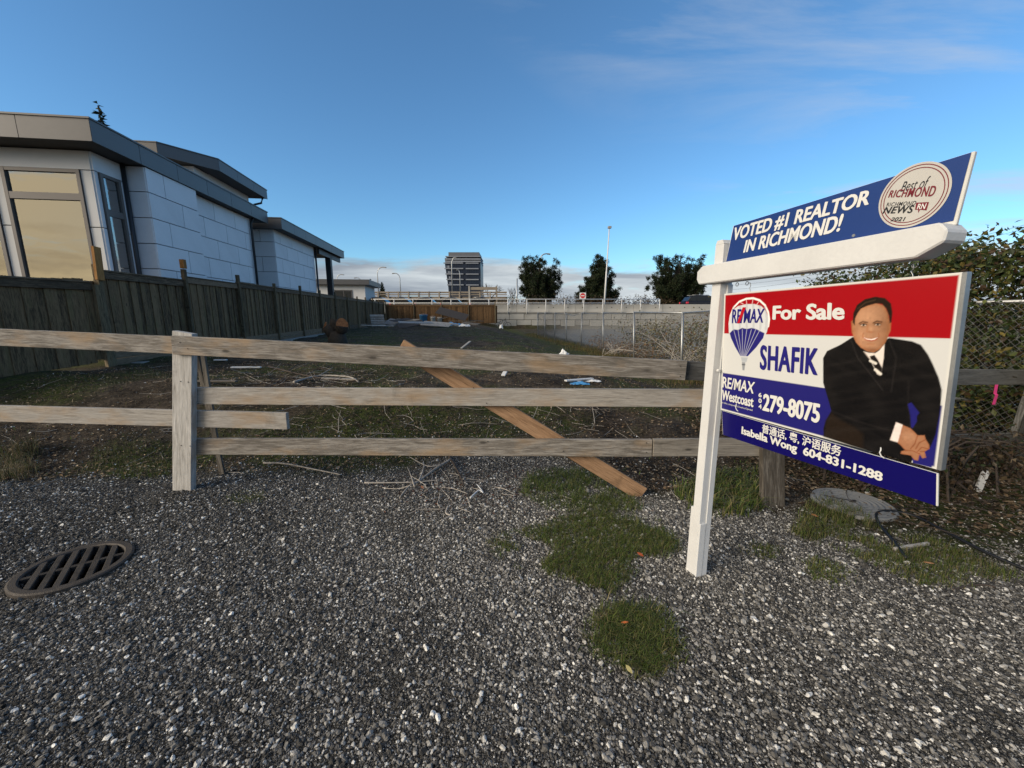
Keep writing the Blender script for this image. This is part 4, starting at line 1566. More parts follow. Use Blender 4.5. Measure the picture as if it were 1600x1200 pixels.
for i in range(len(P3) - 1):
    (b0_, t0_), (b1_, t1_) = P3[i], P3[i + 1]
    sag = .03 if i != 5 else .12
    mid = (t0_ + t1_) / 2 - Vector((0, 0, sag if i > 2 else 0))
    MB().tube([inv_c @ t0_, inv_c @ mid, inv_c @ t1_], .018, 8).build('top_rail', M['steel'], clf, True)
    # woven mesh: two families of slanting wires
    q = MB()
    Lw, Hh = (b1_ - b0_).length, ((t0_ - b0_).length + (t1_ - b1_).length) / 2
    pitch = .072 if i < 5 else .10
    rad = .0019 if i < 2 else (.0022 if i < 5 else .003)

    def bil(u_, v_, o_):
        p = b0_.lerp(b1_, u_).lerp(t0_.lerp(t1_, u_), v_)
        p = p + Vector((NX[0], NX[1], 0)) * (o_ + .03 * math.sin(u_ * 6.3) * math.sin(v_ * 3.1))
        return inv_c @ p
    for sgn in (1, -1):
        c_ = -Hh
        while c_ < Lw:
            x0_, x1_ = max(0, c_), min(Lw, c_ + Hh)
            if x1_ - x0_ > .02:
                pts = []
                for k in range(5):
                    xx = x0_ + (x1_ - x0_) * k / 4
                    vv = (xx - c_) / Hh
                    pts.append(bil(xx / Lw, vv if sgn > 0 else 1 - vv, .003 * sgn - .02))
                q.tube(pts, rad, 3, False)
            c_ += pitch
    kind(q.build('mesh', M['wire'], clf), 'stuff')
# lower horizontal tube seen at the right edge, stub of galvanised pole
a_, b_ = on_right(1470, 620, .55), on_right(1640, 640, .55)
tag(MB().tube([a_, b_], .015, 8).build('steel_tube', M['steel'], None, True), 'thin galvanised tube crossing behind the two right-hand grey rails', 'tube')
pe2 = on_right(1586, 745, .16)
tag(MB().tube([(pe2.x, pe2.y, float(gz(pe2.x, pe2.y)) - .1), (pe2.x + .04, pe2.y, 1.0)], .034, 12).build('steel_pole', M['steel'], None, True),
    'thick galvanised pole standing behind the grey end post at the right edge', 'pole')

# flagging tape, survey stake
tp = on_right(1557, 601, .055)
tape = MB()
rows = [(-.012, 0, .0), (-.016, -.006, -.085), (-.006, -.012, -.095), (-.010, -.008, -.19)]
vs, fs = [], []
for x_, y_, z_ in rows:
    vs += [(x_, y_, z_), (x_ + .034, y_ + .004, z_)]
for k in range(len(rows) - 1):
    fs.append((2 * k, 2 * k + 1, 2 * k + 3, 2 * k + 2))
tape.add(vs, fs)
tape.add([(v[0], v[1] + .0015, v[2]) for v in vs], fs)
tag(tape.build('flagging_tape', M['pink'], None, loc=(tp.x, tp.y, tp.z)), 'strip of pink flagging tape hanging from the upper right-hand rail', 'tape')
sx, sy, sz = gp(1527, 768)
stk = MB().prism([(-.022, -.1), (.022, -.1), (.022, .165), (.012, .19), (-.012, .19), (-.022, .165)], 'y', -.008, .008).build('survey_stake', M['white_paint'], None, loc=(sx, sy, sz), rot=(0, R(8), R(-20)))
tag(stk, 'short white survey stake stuck in the leaf litter by the chain link', 'stake')
lettering('lettering', 'R', [(-.010, .15), (.010, .15), (.010, .115), (-.010, .115)], .0092, M['sheet_grey'], stk, .0)


def gpath(pxs, lift=.012):
    out_ = []
    for q in pxs:
        x_, y_, z_ = gp(*q)
        out_.append(Vector((x_, y_, z_ + lift)))
    # smooth the path
    res = []
    for i in range(len(out_) - 1):
        p0, p1, p2, p3 = out_[max(i - 1, 0)], out_[i], out_[i + 1], out_[min(i + 2, len(out_) - 1)]
        for k in range(5):
            t_ = k / 5
            res.append(.5 * ((2 * p1) + (p2 - p0) * t_ + (2 * p0 - 5 * p1 + 4 * p2 - p3) * t_ ** 2 + (3 * p1 - p0 - 3 * p2 + p3) * t_ ** 3))
    res.append(out_[-1])
    return res


tag(MB().tube(gpath([(1415, 878), (1395, 850), (1372, 822), (1370, 806), (1395, 803), (1430, 812), (1480, 838), (1540, 868), (1600, 895), (1680, 930)], .02), .010, 8).build('cable', M['hose'], None, True),
    'black cable looping over the grass beside the concrete lid', 'cable')
a_, b_ = gpath([(1396, 862), (1450, 853)], .015)[0], gpath([(1396, 862), (1450, 853)], .015)[-1]
tag(plank_between('wood_offcut', a_, b_, .022, .018, M['post_wood'], None), 'small pale wood offcut lying in the grass in front of the black cable', 'board')
tag(MB().tube(gpath([(1488, 925), (1510, 918), (1535, 916), (1555, 920)], .008), .005, 6).build('bent_stick', M['dark_twig'], None, True), 'dark bent stick on the gravel near the right edge', 'stick')

# ------------------------------------------------------------------ grass and weeds
def in_poly(x, y, P):
    ins = np.zeros(x.shape, bool)
    for i in range(len(P)):
        a, b = P[i], P[(i + 1) % len(P)]
        c = ((a[1] > y) != (b[1] > y))
        with np.errstate(divide='ignore', invalid='ignore'):
            ins ^= c & (x < (b[0] - a[0]) * (y - a[1]) / (b[1] - a[1] + 1e-12) + a[0])
    return ins


GR = np.random.default_rng(21)


def blades(x, y, h, wd, lean_, pal, name, label, group=None, zoff=0.0):
    """many thin bent blades, one mesh"""
    n = len(x)
    z = gz(x, y) + zoff
    a = GR.uniform(0, 6.28, n)
    la = GR.normal(lean_, .35, n)
    dx, dy = np.cos(a), np.sin(a)
    sx_, sy_ = -dy, dx
    base = np.stack([x, y, z - .01], 1)
    side = np.stack([sx_, sy_, np.zeros(n)], 1) * (wd / 2)[:, None]
    dirv = np.stack([dx, dy, np.zeros(n)], 1)
    up = np.array([0, 0, 1.0])
    p1 = base + up * (h * .55)[:, None] + dirv * (h * .22 * np.abs(la))[:, None]
    p2 = base + up * (h * np.clip(1.0 - .3 * np.abs(la), .35, 1))[:, None] + dirv * (h * .75 * np.abs(la))[:, None]
    V = np.stack([base - side, base + side, p1 - side * .7, p1 + side * .7, p2], 1).reshape(-1, 3)
    o_ = np.arange(n)[:, None] * 5
    q = np.concatenate([o_ + np.array([[0, 1, 3]]), o_ + np.array([[0, 3, 2]]), o_ + np.array([[2, 3, 4]])])
    pal = np.array(pal)
    c = pal[GR.integers(0, len(pal), n)] * GR.uniform(.65, 1.3, n)[:, None]
    C = np.repeat(c, 5, 0)
    ob = raw(name, V, q, M['grass'], color=C)
    kind(ob, 'stuff')
    return tag(ob, label, 'grass', group)


GREENS = [(.085, .125, .022), (.115, .155, .032), (.06, .095, .018), (.16, .17, .05), (.20, .17, .075)]
DULL = [(.06, .08, .022), (.09, .10, .035), (.15, .125, .065), (.20, .165, .10), (.035, .05, .015)]
STRAW = [(.26, .20, .12), (.18, .14, .085), (.11, .085, .05), (.07, .055, .035)]


def patch(pxpoly, n, h0, h1, pal, label, wd=.0028, lean_=.55, clump=True):
    P = [gp(*q)[:2] for q in pxpoly]
    A_ = np.array(P)
    lo, hi = A_.min(0) - .04, A_.max(0) + .04
    xs, ys = [], []
    tries = 0
    xx = np.zeros(0)
    yy = np.zeros(0)
    while len(xx) < n and tries < 60:
        if clump:
            k = 700
            cx_, cy_ = GR.uniform(lo[0], hi[0], k), GR.uniform(lo[1], hi[1], k)
            x_ = np.repeat(cx_, 9) + GR.normal(0, .014, k * 9)
            y_ = np.repeat(cy_, 9) + GR.normal(0, .014, k * 9)
        else:
            x_, y_ = GR.uniform(lo[0], hi[0], 4000), GR.uniform(lo[1], hi[1], 4000)
        ww = .05 * wob(x_ * 3.1, y_ * 3.1)
        fz_ = GR.normal(0, .028, (2, len(x_))) * (np.diff(A_[[0, len(A_) // 2]], axis=0)[0, 0] ** 2 > .04)
        ins = in_poly(x_ + ww + fz_[0], y_ + ww + fz_[1], P)
        if n > 5000:
            ins &= wob(x_ * 4 + 3, y_ * 4) > -.5
        xx, yy = np.concatenate([xx, x_[ins]]), np.concatenate([yy, y_[ins]])
        tries += 1
    xx, yy = xx[:n], yy[:n]
    m = len(xx)
    h = GR.uniform(h0, h1, m) * (1 + .3 * wob(xx * 2, yy * 2))
    return blades(xx, yy, np.clip(h, .012, 1), GR.uniform(.7, 1.4, m) * wd, lean_, pal, 'grass_patch', label)


patch([(760, 852), (800, 832), (850, 828), (880, 808), (905, 800), (960, 808), (1030, 822), (1062, 855), (1030, 872), (985, 862), (985, 900), (960, 924), (900, 908), (850, 888), (790, 872)], 16500, .022, .070, GREENS + GREENS[:3] + DULL[1:3],
      'wide mat of green grass on the gravel below the end of the loose board', .003, .95)
patch([(815, 770), (830, 742), (880, 735), (950, 745), (990, 785), (1000, 800), (950, 806), (880, 800)], 6500, .025, .085, GREENS + GREENS[:3] + DULL[:2], 'green grass tuft growing under the loose board end', .003, .9)
patch([(922, 985), (955, 952), (1000, 947), (1045, 968), (1068, 1005), (1045, 1035), (1000, 1050), (955, 1035), (925, 1010)], 4200, .03, .085, GREENS + DULL[:2], 'round grass tuft alone on the gravel, nearest the camera', .0032, 1.1)
patch([(1062, 795), (1060, 770), (1120, 740), (1185, 742), (1190, 795), (1165, 808), (1110, 803)], 1300, .09, .22, GREENS, 'taller coarse grass between the sign post and the short fence post', .008, 1.0)
patch([(1240, 838), (1262, 790), (1290, 778), (1335, 800), (1372, 832), (1400, 868), (1380, 885), (1320, 858)], 6000, .02, .085, GREENS + GREENS + DULL, 'green grass in front of the ringed concrete lid')
patch([(1385, 885), (1405, 840), (1470, 850), (1560, 890), (1600, 905), (1500, 915), (1430, 908)], 5200, .02, .08, GREENS + GREENS + DULL, 'weedy green grass along the gravel edge by the cable')
patch([(1258, 888), (1290, 876), (1325, 885), (1312, 912), (1268, 908)], 900, .02, .05, GREENS, 'small grass tuft on gravel right of the sign post')
patch([(1165, 862), (1190, 852), (1215, 858), (1205, 872), (1172, 872)], 500, .015, .04, GREENS, 'tiny grass tuft just right of the sign post foot')
patch([(352, 778), (378, 768), (405, 770), (408, 786), (360, 790)], 700, .02, .045, GREENS, 'small mossy tuft on gravel beside the square fence post')
patch([(-20, 755), (0, 705), (55, 700), (62, 740), (40, 752)], 900, .10, .24, DULL + STRAW, 'tall dry tussock at the left edge of the gravel', .004, .6)
patch([(140, 740), (150, 700), (270, 690), (272, 742), (200, 752)], 3200, .02, .07, GREENS[:3] + DULL, 'low green weeds left of the square fence post')
# grass and weeds over the lot, too mixed to tell apart
n = 75000
yy = 3.5 + 30 * GR.uniform(0, 1, n) ** 1.7
xx = GR.uniform(-1, 1, n) * (1.35 * yy + .5)
dd = -(xx * NX[0] + yy * NX[1])
ww = wob(xx * .8 - 3, yy * .8 + 7)
ok = (yy > gravel_edge(xx) + .12) & (dd < 6.7) & (dd > -5.6) & (GR.uniform(0, 1, n) < np.clip(.35 + 1.1 * ww, .06, 1))
xx, yy = xx[ok], yy[ok]
m = len(xx)
g = blades(xx, yy, GR.uniform(.02, .08, m), GR.uniform(.003, .006, m) * (1 + yy / 7), 1.0, DULL + GREENS[:3] + STRAW[:2], 'lot_grass', 'patchy grass and weeds over the dark soil of the lot')
# straw-coloured dead stems
n = 2600
yy = GR.uniform(3.5, 9, n)
xx = GR.uniform(-1, 1, n) * (1.3 * yy)
ok = (yy > gravel_edge(xx) + .1) & (-(xx * NX[0] + yy * NX[1]) < 6.6) & (-(xx * NX[0] + yy * NX[1]) > -5.5)
xx, yy = xx[ok], yy[ok]
m = len(xx)
blades(xx, yy, GR.uniform(.05, .16, m), GR.uniform(.002, .0045, m), 1.5, STRAW, 'dead_stems', 'flattened dead straw stems strewn over the soil behind the rails')
# tawny dry grass at the foot of the chain link and a band along it
n = 9000
s_ = GR.uniform(8, 30, n)
d_ = GR.normal(-5.45, .30, n)
xx, yy = -d_ * NX[0] + s_ * AX[0], -d_ * NX[1] + s_ * AX[1]
blades(xx, yy, GR.uniform(.08, .30, n) * (1.3 - s_ / 40), GR.uniform(.006, .012, n), .5, [(.20, .15, .07), (.10, .11, .03), (.15, .10, .045), (.07, .085, .022)], 'dry_grass', 'band of tawny and green grass along the foot of the chain link')


# ------------------------------------------------------------------ sticks, leaf litter
def litter_leaves(n, region, size, pal, name, label):
    x, y = region(n)
    m = len(x)
    z = gz(x, y) + GR.uniform(.004, .02, m)
    a = GR.uniform(0, 6.28, m)
    sz_ = GR.uniform(.6, 1.4, m) * size
    e1 = np.stack([np.cos(a), np.sin(a), GR.normal(0, .25, m)], 1) * sz_[:, None]
    e2 = np.stack([-np.sin(a), np.cos(a), GR.normal(0, .25, m)], 1) * (sz_ * GR.uniform(.35, .7, m))[:, None]
    c = np.stack([x, y, z], 1)
    up = np.array([0, 0, 1.0]) * (sz_ * .25)[:, None]
    V = np.stack([c - e1, c - e2 * .9 + up, c + e1, c + e2 * .9 + up], 1).reshape(-1, 3)
    o_ = np.arange(m)[:, None] * 4
    Fq = np.concatenate([o_ + np.array([[0, 1, 2]]), o_ + np.array([[0, 2, 3]])])
    pal = np.array(pal)
    C = np.repeat(pal[GR.integers(0, len(pal), m)] * GR.uniform(.6, 1.4, m)[:, None], 4, 0)
    ob = kind(raw(name, V, Fq, M['litter'], color=C), 'stuff')
    return tag(ob, label, 'leaves')


def reg_lot(n):
    y = 3.2 + 9 * GR.uniform(0, 1, n) ** 1.8
    x = GR.uniform(-1, 1, n) * (1.35 * y + .3)
    d = -(x * NX[0] + y * NX[1])
    k = (y > gravel_edge(x) + .05) & (d < 6.7) & (d > -7.5)
    return x[k], y[k]


def reg_right(n):
    x = GR.uniform(2.2, 5.6, n)
    y = GR.uniform(2.3, 5.5, n)
    k = y > gravel_edge(x) + .35
    return x[k], y[k]


LIT = [(.075, .05, .032), (.05, .035, .024), (.11, .075, .045), (.16, .12, .08), (.035, .026, .02), (.22, .17, .115)]
litter_leaves(34000, reg_lot, .016, [tuple(1.5 * q for q in c_) for c_ in LIT], 'leaf_litter', 'dead brown leaf litter scattered over the soil of the lot')
litter_leaves(9000, reg_right, .022, LIT, 'leaf_litter', 'thick brown leaf litter under the brambles at the right')
# pale flecks: bits of plaster, plastic and shell in the soil
litter_leaves(1100, reg_lot, .012, [(.5, .5, .48), (.62, .62, .62), (.35, .34, .32)], 'rubble_flecks', 'white flecks of rubble strewn through the dark soil')


def stick(rn, L, r, seed):
    pts = [Vector((0, 0, 0))]
    d = Vector((1, 0, .0))
    for k in range(6):
        d = (d + Vector((0, rn.gauss(0, .22), rn.gauss(0, .10)))).normalized()
        pts.append(pts[-1] + d * (L / 6))
    return pts


def twig_stuff(n, region, name, label, L0, L1, pal_mats, seed):
    rn = random.Random(seed)
    mb = MB()
    x, y = region(n * 2)
    for i in range(min(n, len(x))):
        L = rn.uniform(L0, L1)
        pts = stick(rn, L, 0, i)
        a = rn.uniform(0, 6.28)
        ca, sa = math.cos(a), math.sin(a)
        w_ = []
        for p in pts:
            X_, Y_ = x[i] + p.x * ca - p.y * sa, y[i] + p.x * sa + p.y * ca
            w_.append((X_, Y_, float(gz(X_, Y_)) + .008 + abs(p.z)))
        r_ = rn.uniform(.0015, .004)
        mb.tube(w_[::2] + [w_[-1]], [r_, r_ * .9, r_ * .8, r_ * .5, r_ * .4][:len(w_[::2]) + 1], 4, False)
    ob = kind(mb.build(name, pal_mats), 'stuff')
    return tag(ob, label, 'twigs')


def reg_twigpile(n):
    c = np.array([gp(430, 590)[:2], gp(440, 605)[:2], gp(520, 600)[:2], gp(560, 585)[:2], gp(600, 650)[:2], gp(900, 650)[:2]])
    k = GR.integers(0, len(c), n)
    return c[k, 0] + GR.normal(0, .5, n), np.maximum(c[k, 1] + GR.normal(0, .28, n), 4.1)


twig_stuff(420, reg_lot, 'dark_twigs', 'dark dead twigs littering the soil of the lot', .10, .45, M['dark_twig'], 4)
twig_stuff(150, reg_lot, 'pale_twigs', 'bleached pale twigs littering the soil of the lot', .10, .4, M['twig'], 5)
twig_stuff(260, reg_right, 'bramble_twigs', 'tangled dry bramble canes on the ground at the right', .2, .7, M['dark_twig'], 6)


twig_stuff(520, reg_twigpile, 'brush_heap', 'heap of dark brushwood behind the rails', .15, .7, M['dark_twig'], 14)
twig_stuff(170, reg_twigpile, 'brush_sticks', 'paler sticks mixed through the brushwood', .12, .5, M['twig'], 15)


def reg_front(n):
    x = GR.normal(-.35, .45, n)
    y = GR.normal(3.25, .28, n)
    k = (y > 2.6) & (y < 4.0)
    return x[k], y[k]


twig_stuff(46, reg_front, 'pale_twigs', 'thin pale twigs scattered on the gravel under the rails', .08, .3, M['twig'], 7)
litter_leaves(900, reg_front, .010, [(.06, .028, .02), (.10, .045, .03), (.04, .025, .02)], 'leaf_litter', 'reddish brown litter on the gravel in front of the lowest rail')


def branch(pxs, label, r=.009, m='twig', subs=()):
    b = thing('fallen_branch', label, 'branch', tuple(gpath(pxs, .0)[0]), 0)
    inv_b = b.matrix_basis.inverted()
    p = gpath(pxs, .03)
    MB().tube([inv_b @ q for q in p], [r * 1.25 * (1 - .6 * i / len(p)) for i in range(len(p))], 6).build('stem', M[m], b, True)
    for sb in subs:
        p = gpath(sb, .04)
        MB().tube([inv_b @ q for q in p], [r * .6 * (1 - .6 * i / len(p)) for i in range(len(p))], 5).build('side_twig', M[m], b, True)
    return b


branch([(705, 722), (680, 738), (655, 757), (640, 765), (625, 783)], 'grey forked dead branch on the gravel under the lowest rail', .011, 'twig',
       ([(655, 757), (661, 742), (662, 727)], [(648, 768), (643, 752), (637, 736)], [(690, 732), (668, 735), (640, 720)]))
branch([(570, 760), (600, 760), (645, 759), (690, 755)], 'long thin pale stick lying level across the gravel below the forked branch', .006, 'twig')
branch([(412, 728), (445, 729), (490, 738), (533, 747)], 'single pale curved stick at the gravel edge near the square fence post', .008, 'twig')
branch([(700, 715), (712, 735), (722, 755), (725, 765)], 'short dark knobbly branch under the joint in the lowest rail', .011, 'dark_twig')
branch([(700, 797), (697, 808), (704, 812), (688, 820)], 'small hooked twig alone on the gravel', .005, 'twig')
branch([(735, 784), (748, 772), (755, 775), (745, 762)], 'whitish crooked twig near the green grass mat', .006, 'white_paint')
branch([(420, 575), (450, 583), (480, 590), (530, 598)], 'dark bough in the brush heap behind the upper rails', .016, 'dark_twig', ([(450, 583), (470, 572), (500, 570)], [(480, 590), (500, 580), (540, 585)]))
branch([(460, 600), (500, 590), (545, 592), (560, 600)], 'paler bough on the brush heap behind the upper rails', .016, 'twig', ([(500, 590), (520, 578)],))

# single bright leaves
lf_me = {}


def fallen(px, py, c, size, label):
    m_ = plain('leaf_%d' % px, c, .5, 0, .2, 30, .2)
    x_, y_, z_ = gp(px, py)
    n_ = 7
    outl = [(-1, 0), (-.5, .38), (.2, .45), (1, 0), (.3, -.4), (-.45, -.36)]
    vs = [(a * size, b * size, .006 + .25 * size * b * b) for a, b in outl] + [(a * size, b * size, .004 + .25 * size * b * b) for a, b in outl]
    o_ = MB().add(vs, [(0, 1, 2, 3, 4, 5), (11, 10, 9, 8, 7, 6)] + [(i, (i + 1) % 6, 6 + (i + 1) % 6, 6 + i) for i in range(6)]).build('fallen_leaf', m_, None, loc=(x_, y_, z_ + .03), rot=(.15, .2, px * .37))
    return tag(o_, label, 'leaf', 'fallen leaves')


fallen(1000, 874, (.45, .10, .03), .022, 'red orange leaf at the edge of the wide grass mat')
fallen(976, 984, (.50, .13, .03), .017, 'orange leaf caught in the round grass tuft')
fallen(982, 1058, (.55, .48, .20), .020, 'pale yellow leaf on gravel below the round grass tuft')
fallen(660, 768, (.30, .13, .06), .024, 'brown leaf under the forked dead branch')
fallen(1272, 812, (.34, .15, .05), .022, 'rusty leaf in the grass by the concrete lid')
fallen(1450, 888, (.45, .22, .10), .022, 'tan leaf in the weedy grass below the black cable')
fallen(1060, 766, (.36, .12, .05), .022, 'orange brown leaf in the grass left of the sign post')

# ------------------------------------------------------------------ brambles and shrubs
def leaf_cloud(name, parent, centers, n, spread, size, pal, seed, m='leaf', zmin=None, origin=(0, 0, 0)):
    """leaf-sized pointed faces scattered round the given centres"""
    rg = np.random.default_rng(seed)
    C = np.array(centers)
    k = rg.integers(0, len(C), n)
    p = C[k] + rg.normal(0, 1, (n, 3)) * np.array(spread)
    if zmin is not None:
        p = p[p[:, 2] > zmin]
    n = len(p)
    nr = rg.normal(0, 1, (n, 3)) + np.array([0, -.4, .6])
    nr /= np.linalg.norm(nr, axis=1)[:, None]
    t = np.cross(nr, rg.normal(0, 1, (n, 3)))
    t /= np.linalg.norm(t, axis=1)[:, None]
    b = np.cross(nr, t)
    s_ = (rg.uniform(.6, 1.4, n) * size)[:, None]
    V = np.stack([p - t * s_, p - b * s_ * .55 + nr * s_ * .15, p + t * s_, p + b * s_ * .55 + nr * s_ * .15], 1).reshape(-1, 3) - np.array(origin)
    o_ = np.arange(n)[:, None] * 4
    Fq = np.concatenate([o_ + np.array([[0, 1, 2]]), o_ + np.array([[0, 2, 3]])])
    pal = np.array(pal)
    col = np.repeat(pal[rg.integers(0, len(pal), n)] * rg.uniform(.6, 1.4, n)[:, None], 4, 0)
    return raw(name, V, Fq, M[m], parent, color=col)


BRAM = [(.036, .056, .016), (.055, .078, .024), (.026, .040, .014), (.085, .098, .03), (.15, .12, .035), (.06, .038, .022)]


def bush(label, name, base, centers, n, spread, size, pal, seed, stems=14, cane='dark_twig', grp=None):
    rn = random.Random(seed)
    b = thing(name, label, 'bush', base, 0, grp)
    leaf_cloud('foliage', b, centers, n, spread, size, pal, seed, origin=base)
    mb = MB()
    for i in range(stems):
        c = rn.choice(centers)
        a_ = Vector((base[0] + rn.gauss(0, .3), base[1] + rn.gauss(0, .2), base[2] - .05))
        e_ = Vector(c) + Vector((rn.gauss(0, spread[0]), rn.gauss(0, spread[1]), rn.gauss(0, spread[2])))
        mid = (a_ + e_) / 2 + Vector((rn.gauss(0, .15), rn.gauss(0, .1), .25))
        mb.tube([Vector(q) - Vector(base) for q in (a_, a_.lerp(mid, .55) + Vector((0, 0, .08)), mid, e_.lerp(mid, .4) + Vector((0, 0, .05)), e_)], [.011, .009, .007, .005, .002], 5, False)
    mb.build('stems', M[cane], b, True)
    return b


def at_lot(d, s, z):
    return lotp(d, s, z)


def gl(d, s):
    x_, y_, _ = lotp(d, s, 0)
    return (x_, y_, float(gz(x_, y_)))


rb_ = random.Random(8)
# tall hedge of brambles behind the chain link at the right edge
cs = []
for s_ in np.arange(1.6, 6.0, .22):
    for z in (.35, .7, 1.05, 1.4, 1.7, 1.95, 2.15):
        cs.append(lotp(-5.50 - rb_.uniform(0, .8), s_ + rb_.uniform(-.1, .1), z + rb_.uniform(-.12, .12) - (.25 if s_ > 5 else 0)))
bush('tall dark bramble thicket growing over the chain link at the right edge', 'bramble_bush', gl(-6.4, 3.8), cs, 42000, (.16, .16, .12), .030, BRAM, 31, 60)
sp_ = [lotp(-6.3, 3.3 + .1 * k, 2.05 + .09 * k) for k in range(4)] + [lotp(-6.3, 4.5, 2.2), lotp(-6.2, 4.8, 2.28), lotp(-6.2, 5.1, 2.24)]
bush('loose arching bramble sprays rising above the thicket against the sky', 'bramble_bush', gl(-6.35, 4.6), sp_, 520, (.12, .14, .06), .030, BRAM[:4], 33, 14)
# low dry canes and leaves under the sign
cs = [(x_, y_, float(gz(x_, y_)) + .12) for x_, y_ in [gp(1300 + 40 * k, 735 + 6 * (k % 3))[:2] for k in range(8)]]
bush('low tangle of dry brambles behind the concrete lid and lower rider', 'bramble_bush', gp(1420, 745), cs, 5200, (.26, .24, .13), .020, [(.05, .034, .022), (.075, .05, .03), (.03, .042, .016), (.10, .075, .045), (.03, .022, .016)], 35, 70)
# yellowing brambles through the chain link left of the sign post
cs = []
for s_ in np.arange(8.2, 14.5, .4):
    for z in (.2, .5, .8, 1.1):
        cs.append(lotp(-6.2 - rb_.uniform(0, .9), s_ + rb_.uniform(-.2, .2), z - .05 * (s_ - 9) + rb_.uniform(-.15, .15)))
bush('yellowing bramble mass grown through the chain link left of the sign post', 'bramble_bush', gl(-6.6, 10.5), cs, 9500, (.28, .3, .20), .034,
     [(.16, .12, .05), (.10, .085, .035), (.05, .065, .02), (.22, .19, .09), (.12, .06, .025), (.30, .28, .19)], 37, 60, 'twig')
cs = [lotp(-5.9, s_, .25) for s_ in np.arange(11.5, 17, .4)]
bush('rust brown dead weeds at the foot of the chain link', 'dead_weeds', gl(-5.9, 14), cs, 1800, (.25, .3, .18), .028, [(.26, .14, .05), (.18, .10, .04), (.12, .075, .035)], 39, 40, 'twig')

# ------------------------------------------------------------------ felled stump and rubbish on the lot
lx, ly, lz_ = gp(527, 538)
log = thing('tree_stump', 'forked tree stump with two orange sawn faces in the middle of the lot', 'stump', (lx, ly, lz_), R(5))
ks = 1.0 / 620 * (ly * 1.0)                     # metres per photo pixel there
u_ = ly / F
MB().tube([(.0, 0, -.1), (.02, 0, 8 * u_), (.0, 0, 20 * u_)], [15 * u_, 14 * u_, 10 * u_], 14).build('bole', M['bark'], log, True)
MB().tube([(-3 * u_, 0, 10 * u_), (-9 * u_, -.02, 20 * u_), (-15 * u_, -.05, 27 * u_)], [9 * u_, 8 * u_, 7 * u_], 12).build('limb', M['bark'], log, True)
MB().tube([(3 * u_, 0, 10 * u_), (8 * u_, -.06, 22 * u_), (13 * u_, -.22, 31 * u_)], [10 * u_, 9.5 * u_, 9.5 * u_], 12).build('limb', M['bark'], log, True)
MB().tube([(-2 * u_, .03, 16 * u_), (-3 * u_, .06, 30 * u_), (-2 * u_, .08, 38 * u_)], [8 * u_, 7 * u_, 7 * u_], 10).build('limb', M['bark'], log, True)


def disc(c, nrm, r_, parent):
    nrm = Vector(nrm).normalized()
    a_ = nrm.cross(Vector((0, 0, 1))).normalized()
    b_ = nrm.cross(a_)
    c = Vector(c)
    vs = [c + (a_ * math.cos(t_) * r_ + b_ * math.sin(t_) * r_ * 1.05) * (1 + .07 * math.sin(3 * t_)) for t_ in np.linspace(0, 6.28, 21)[:-1]]
    vs2 = [v + nrm * .012 for v in vs]
    MB().add(vs + vs2, [tuple(range(20)), tuple(range(20, 40))[::-1]] + [(i, (i + 1) % 20, 20 + (i + 1) % 20, 20 + i) for i in range(20)]).build('sawn_face', M['cut'], parent)


disc((13.2 * u_, -.235, 31.3 * u_), (.42, -.75, .48), 8.6 * u_, log)
disc((-15.2 * u_, -.055, 27.3 * u_), (-.75, -.5, .3), 6.4 * u_, log)


_gp0 = gp


def gp(px, py):
    # on the lot nothing lies beyond the back fence
    x_, y_, z_ = _gp0(px, py)
    lim_ = 37.4 if px < 776 else 39.0
    if y_ > lim_:
        x_, y_ = x_ * lim_ / y_, lim_
        z_ = float(gz(x_, y_))
    return x_, y_, z_


def slab(name, label, px, py, L, w_, t_, m, yaw, pitch=0.0, roll=0.0, cat='board', lift=None, grp='rubbish heap at the back of the lot'):
    x_, y_, z_ = gp(px, py)
    o_ = put(name, plank_mesh(L, t_, w_, M[m], min(.004, t_ * .2)), None, (x_, y_, z_ + (lift if lift is not None else t_ / 2 + (.30 if grp else .02) + abs(math.sin(pitch)) * L / 2 + abs(math.sin(roll)) * w_ / 2)),
             (roll, pitch, yaw))
    return tag(o_, label, cat, grp)


slab('plywood_sheet', 'grey plywood sheet lying flat at the front of the rubbish heap', 650, 513, 2.3, 1.2, .03, 'sheet_grey', .3, .03, .08, 'sheet')
slab('plywood_sheet', 'dark sheet propped up as a low tent against the back fence', 707, 505, 2.9, 1.2, .03, 'sheet_dark', -.15, .25, .5, 'sheet')
slab('plywood_sheet', 'dark board half buried at the left of the rubbish heap', 627, 508, 1.9, .8, .03, 'sheet_dark', .9, -.1, .12, 'sheet')
slab('plywood_sheet', 'pale plywood strip along the far side of the rubbish heap', 640, 503, 2.6, .5, .03, 'post_wood', -.1, .02, .3, 'sheet')
slab('plank', 'pale plank resting across the dark propped sheet', 692, 504, 2.3, .13, .03, 'post_wood', .35, -.22, 0)
slab('plank', 'weathered plank lying at the right end of the rubbish heap', 722, 508, 2.4, .14, .04, 'old_wood', .1, .02, 0)
slab('plank', 'white plank on bare soil in front of the rubbish heap', 590, 518, 2.2, .10, .03, 'white_paint', -.35, .01, 0)
slab('plank', 'grey plank lying crosswise at the left of the heap', 612, 504, 2.4, .16, .04, 'sheet_grey', -.25, .02, .1)
slab('plank', 'thin pale batten on top of the grey plywood sheet', 668, 506, 2.0, .06, .03, 'white_paint', .15, .03, .0, lift=.28)
slab('plank', 'short dark plank between heap and chain link end', 745, 505, 1.3, .2, .05, 'sheet_dark', -.2, .05, .1)
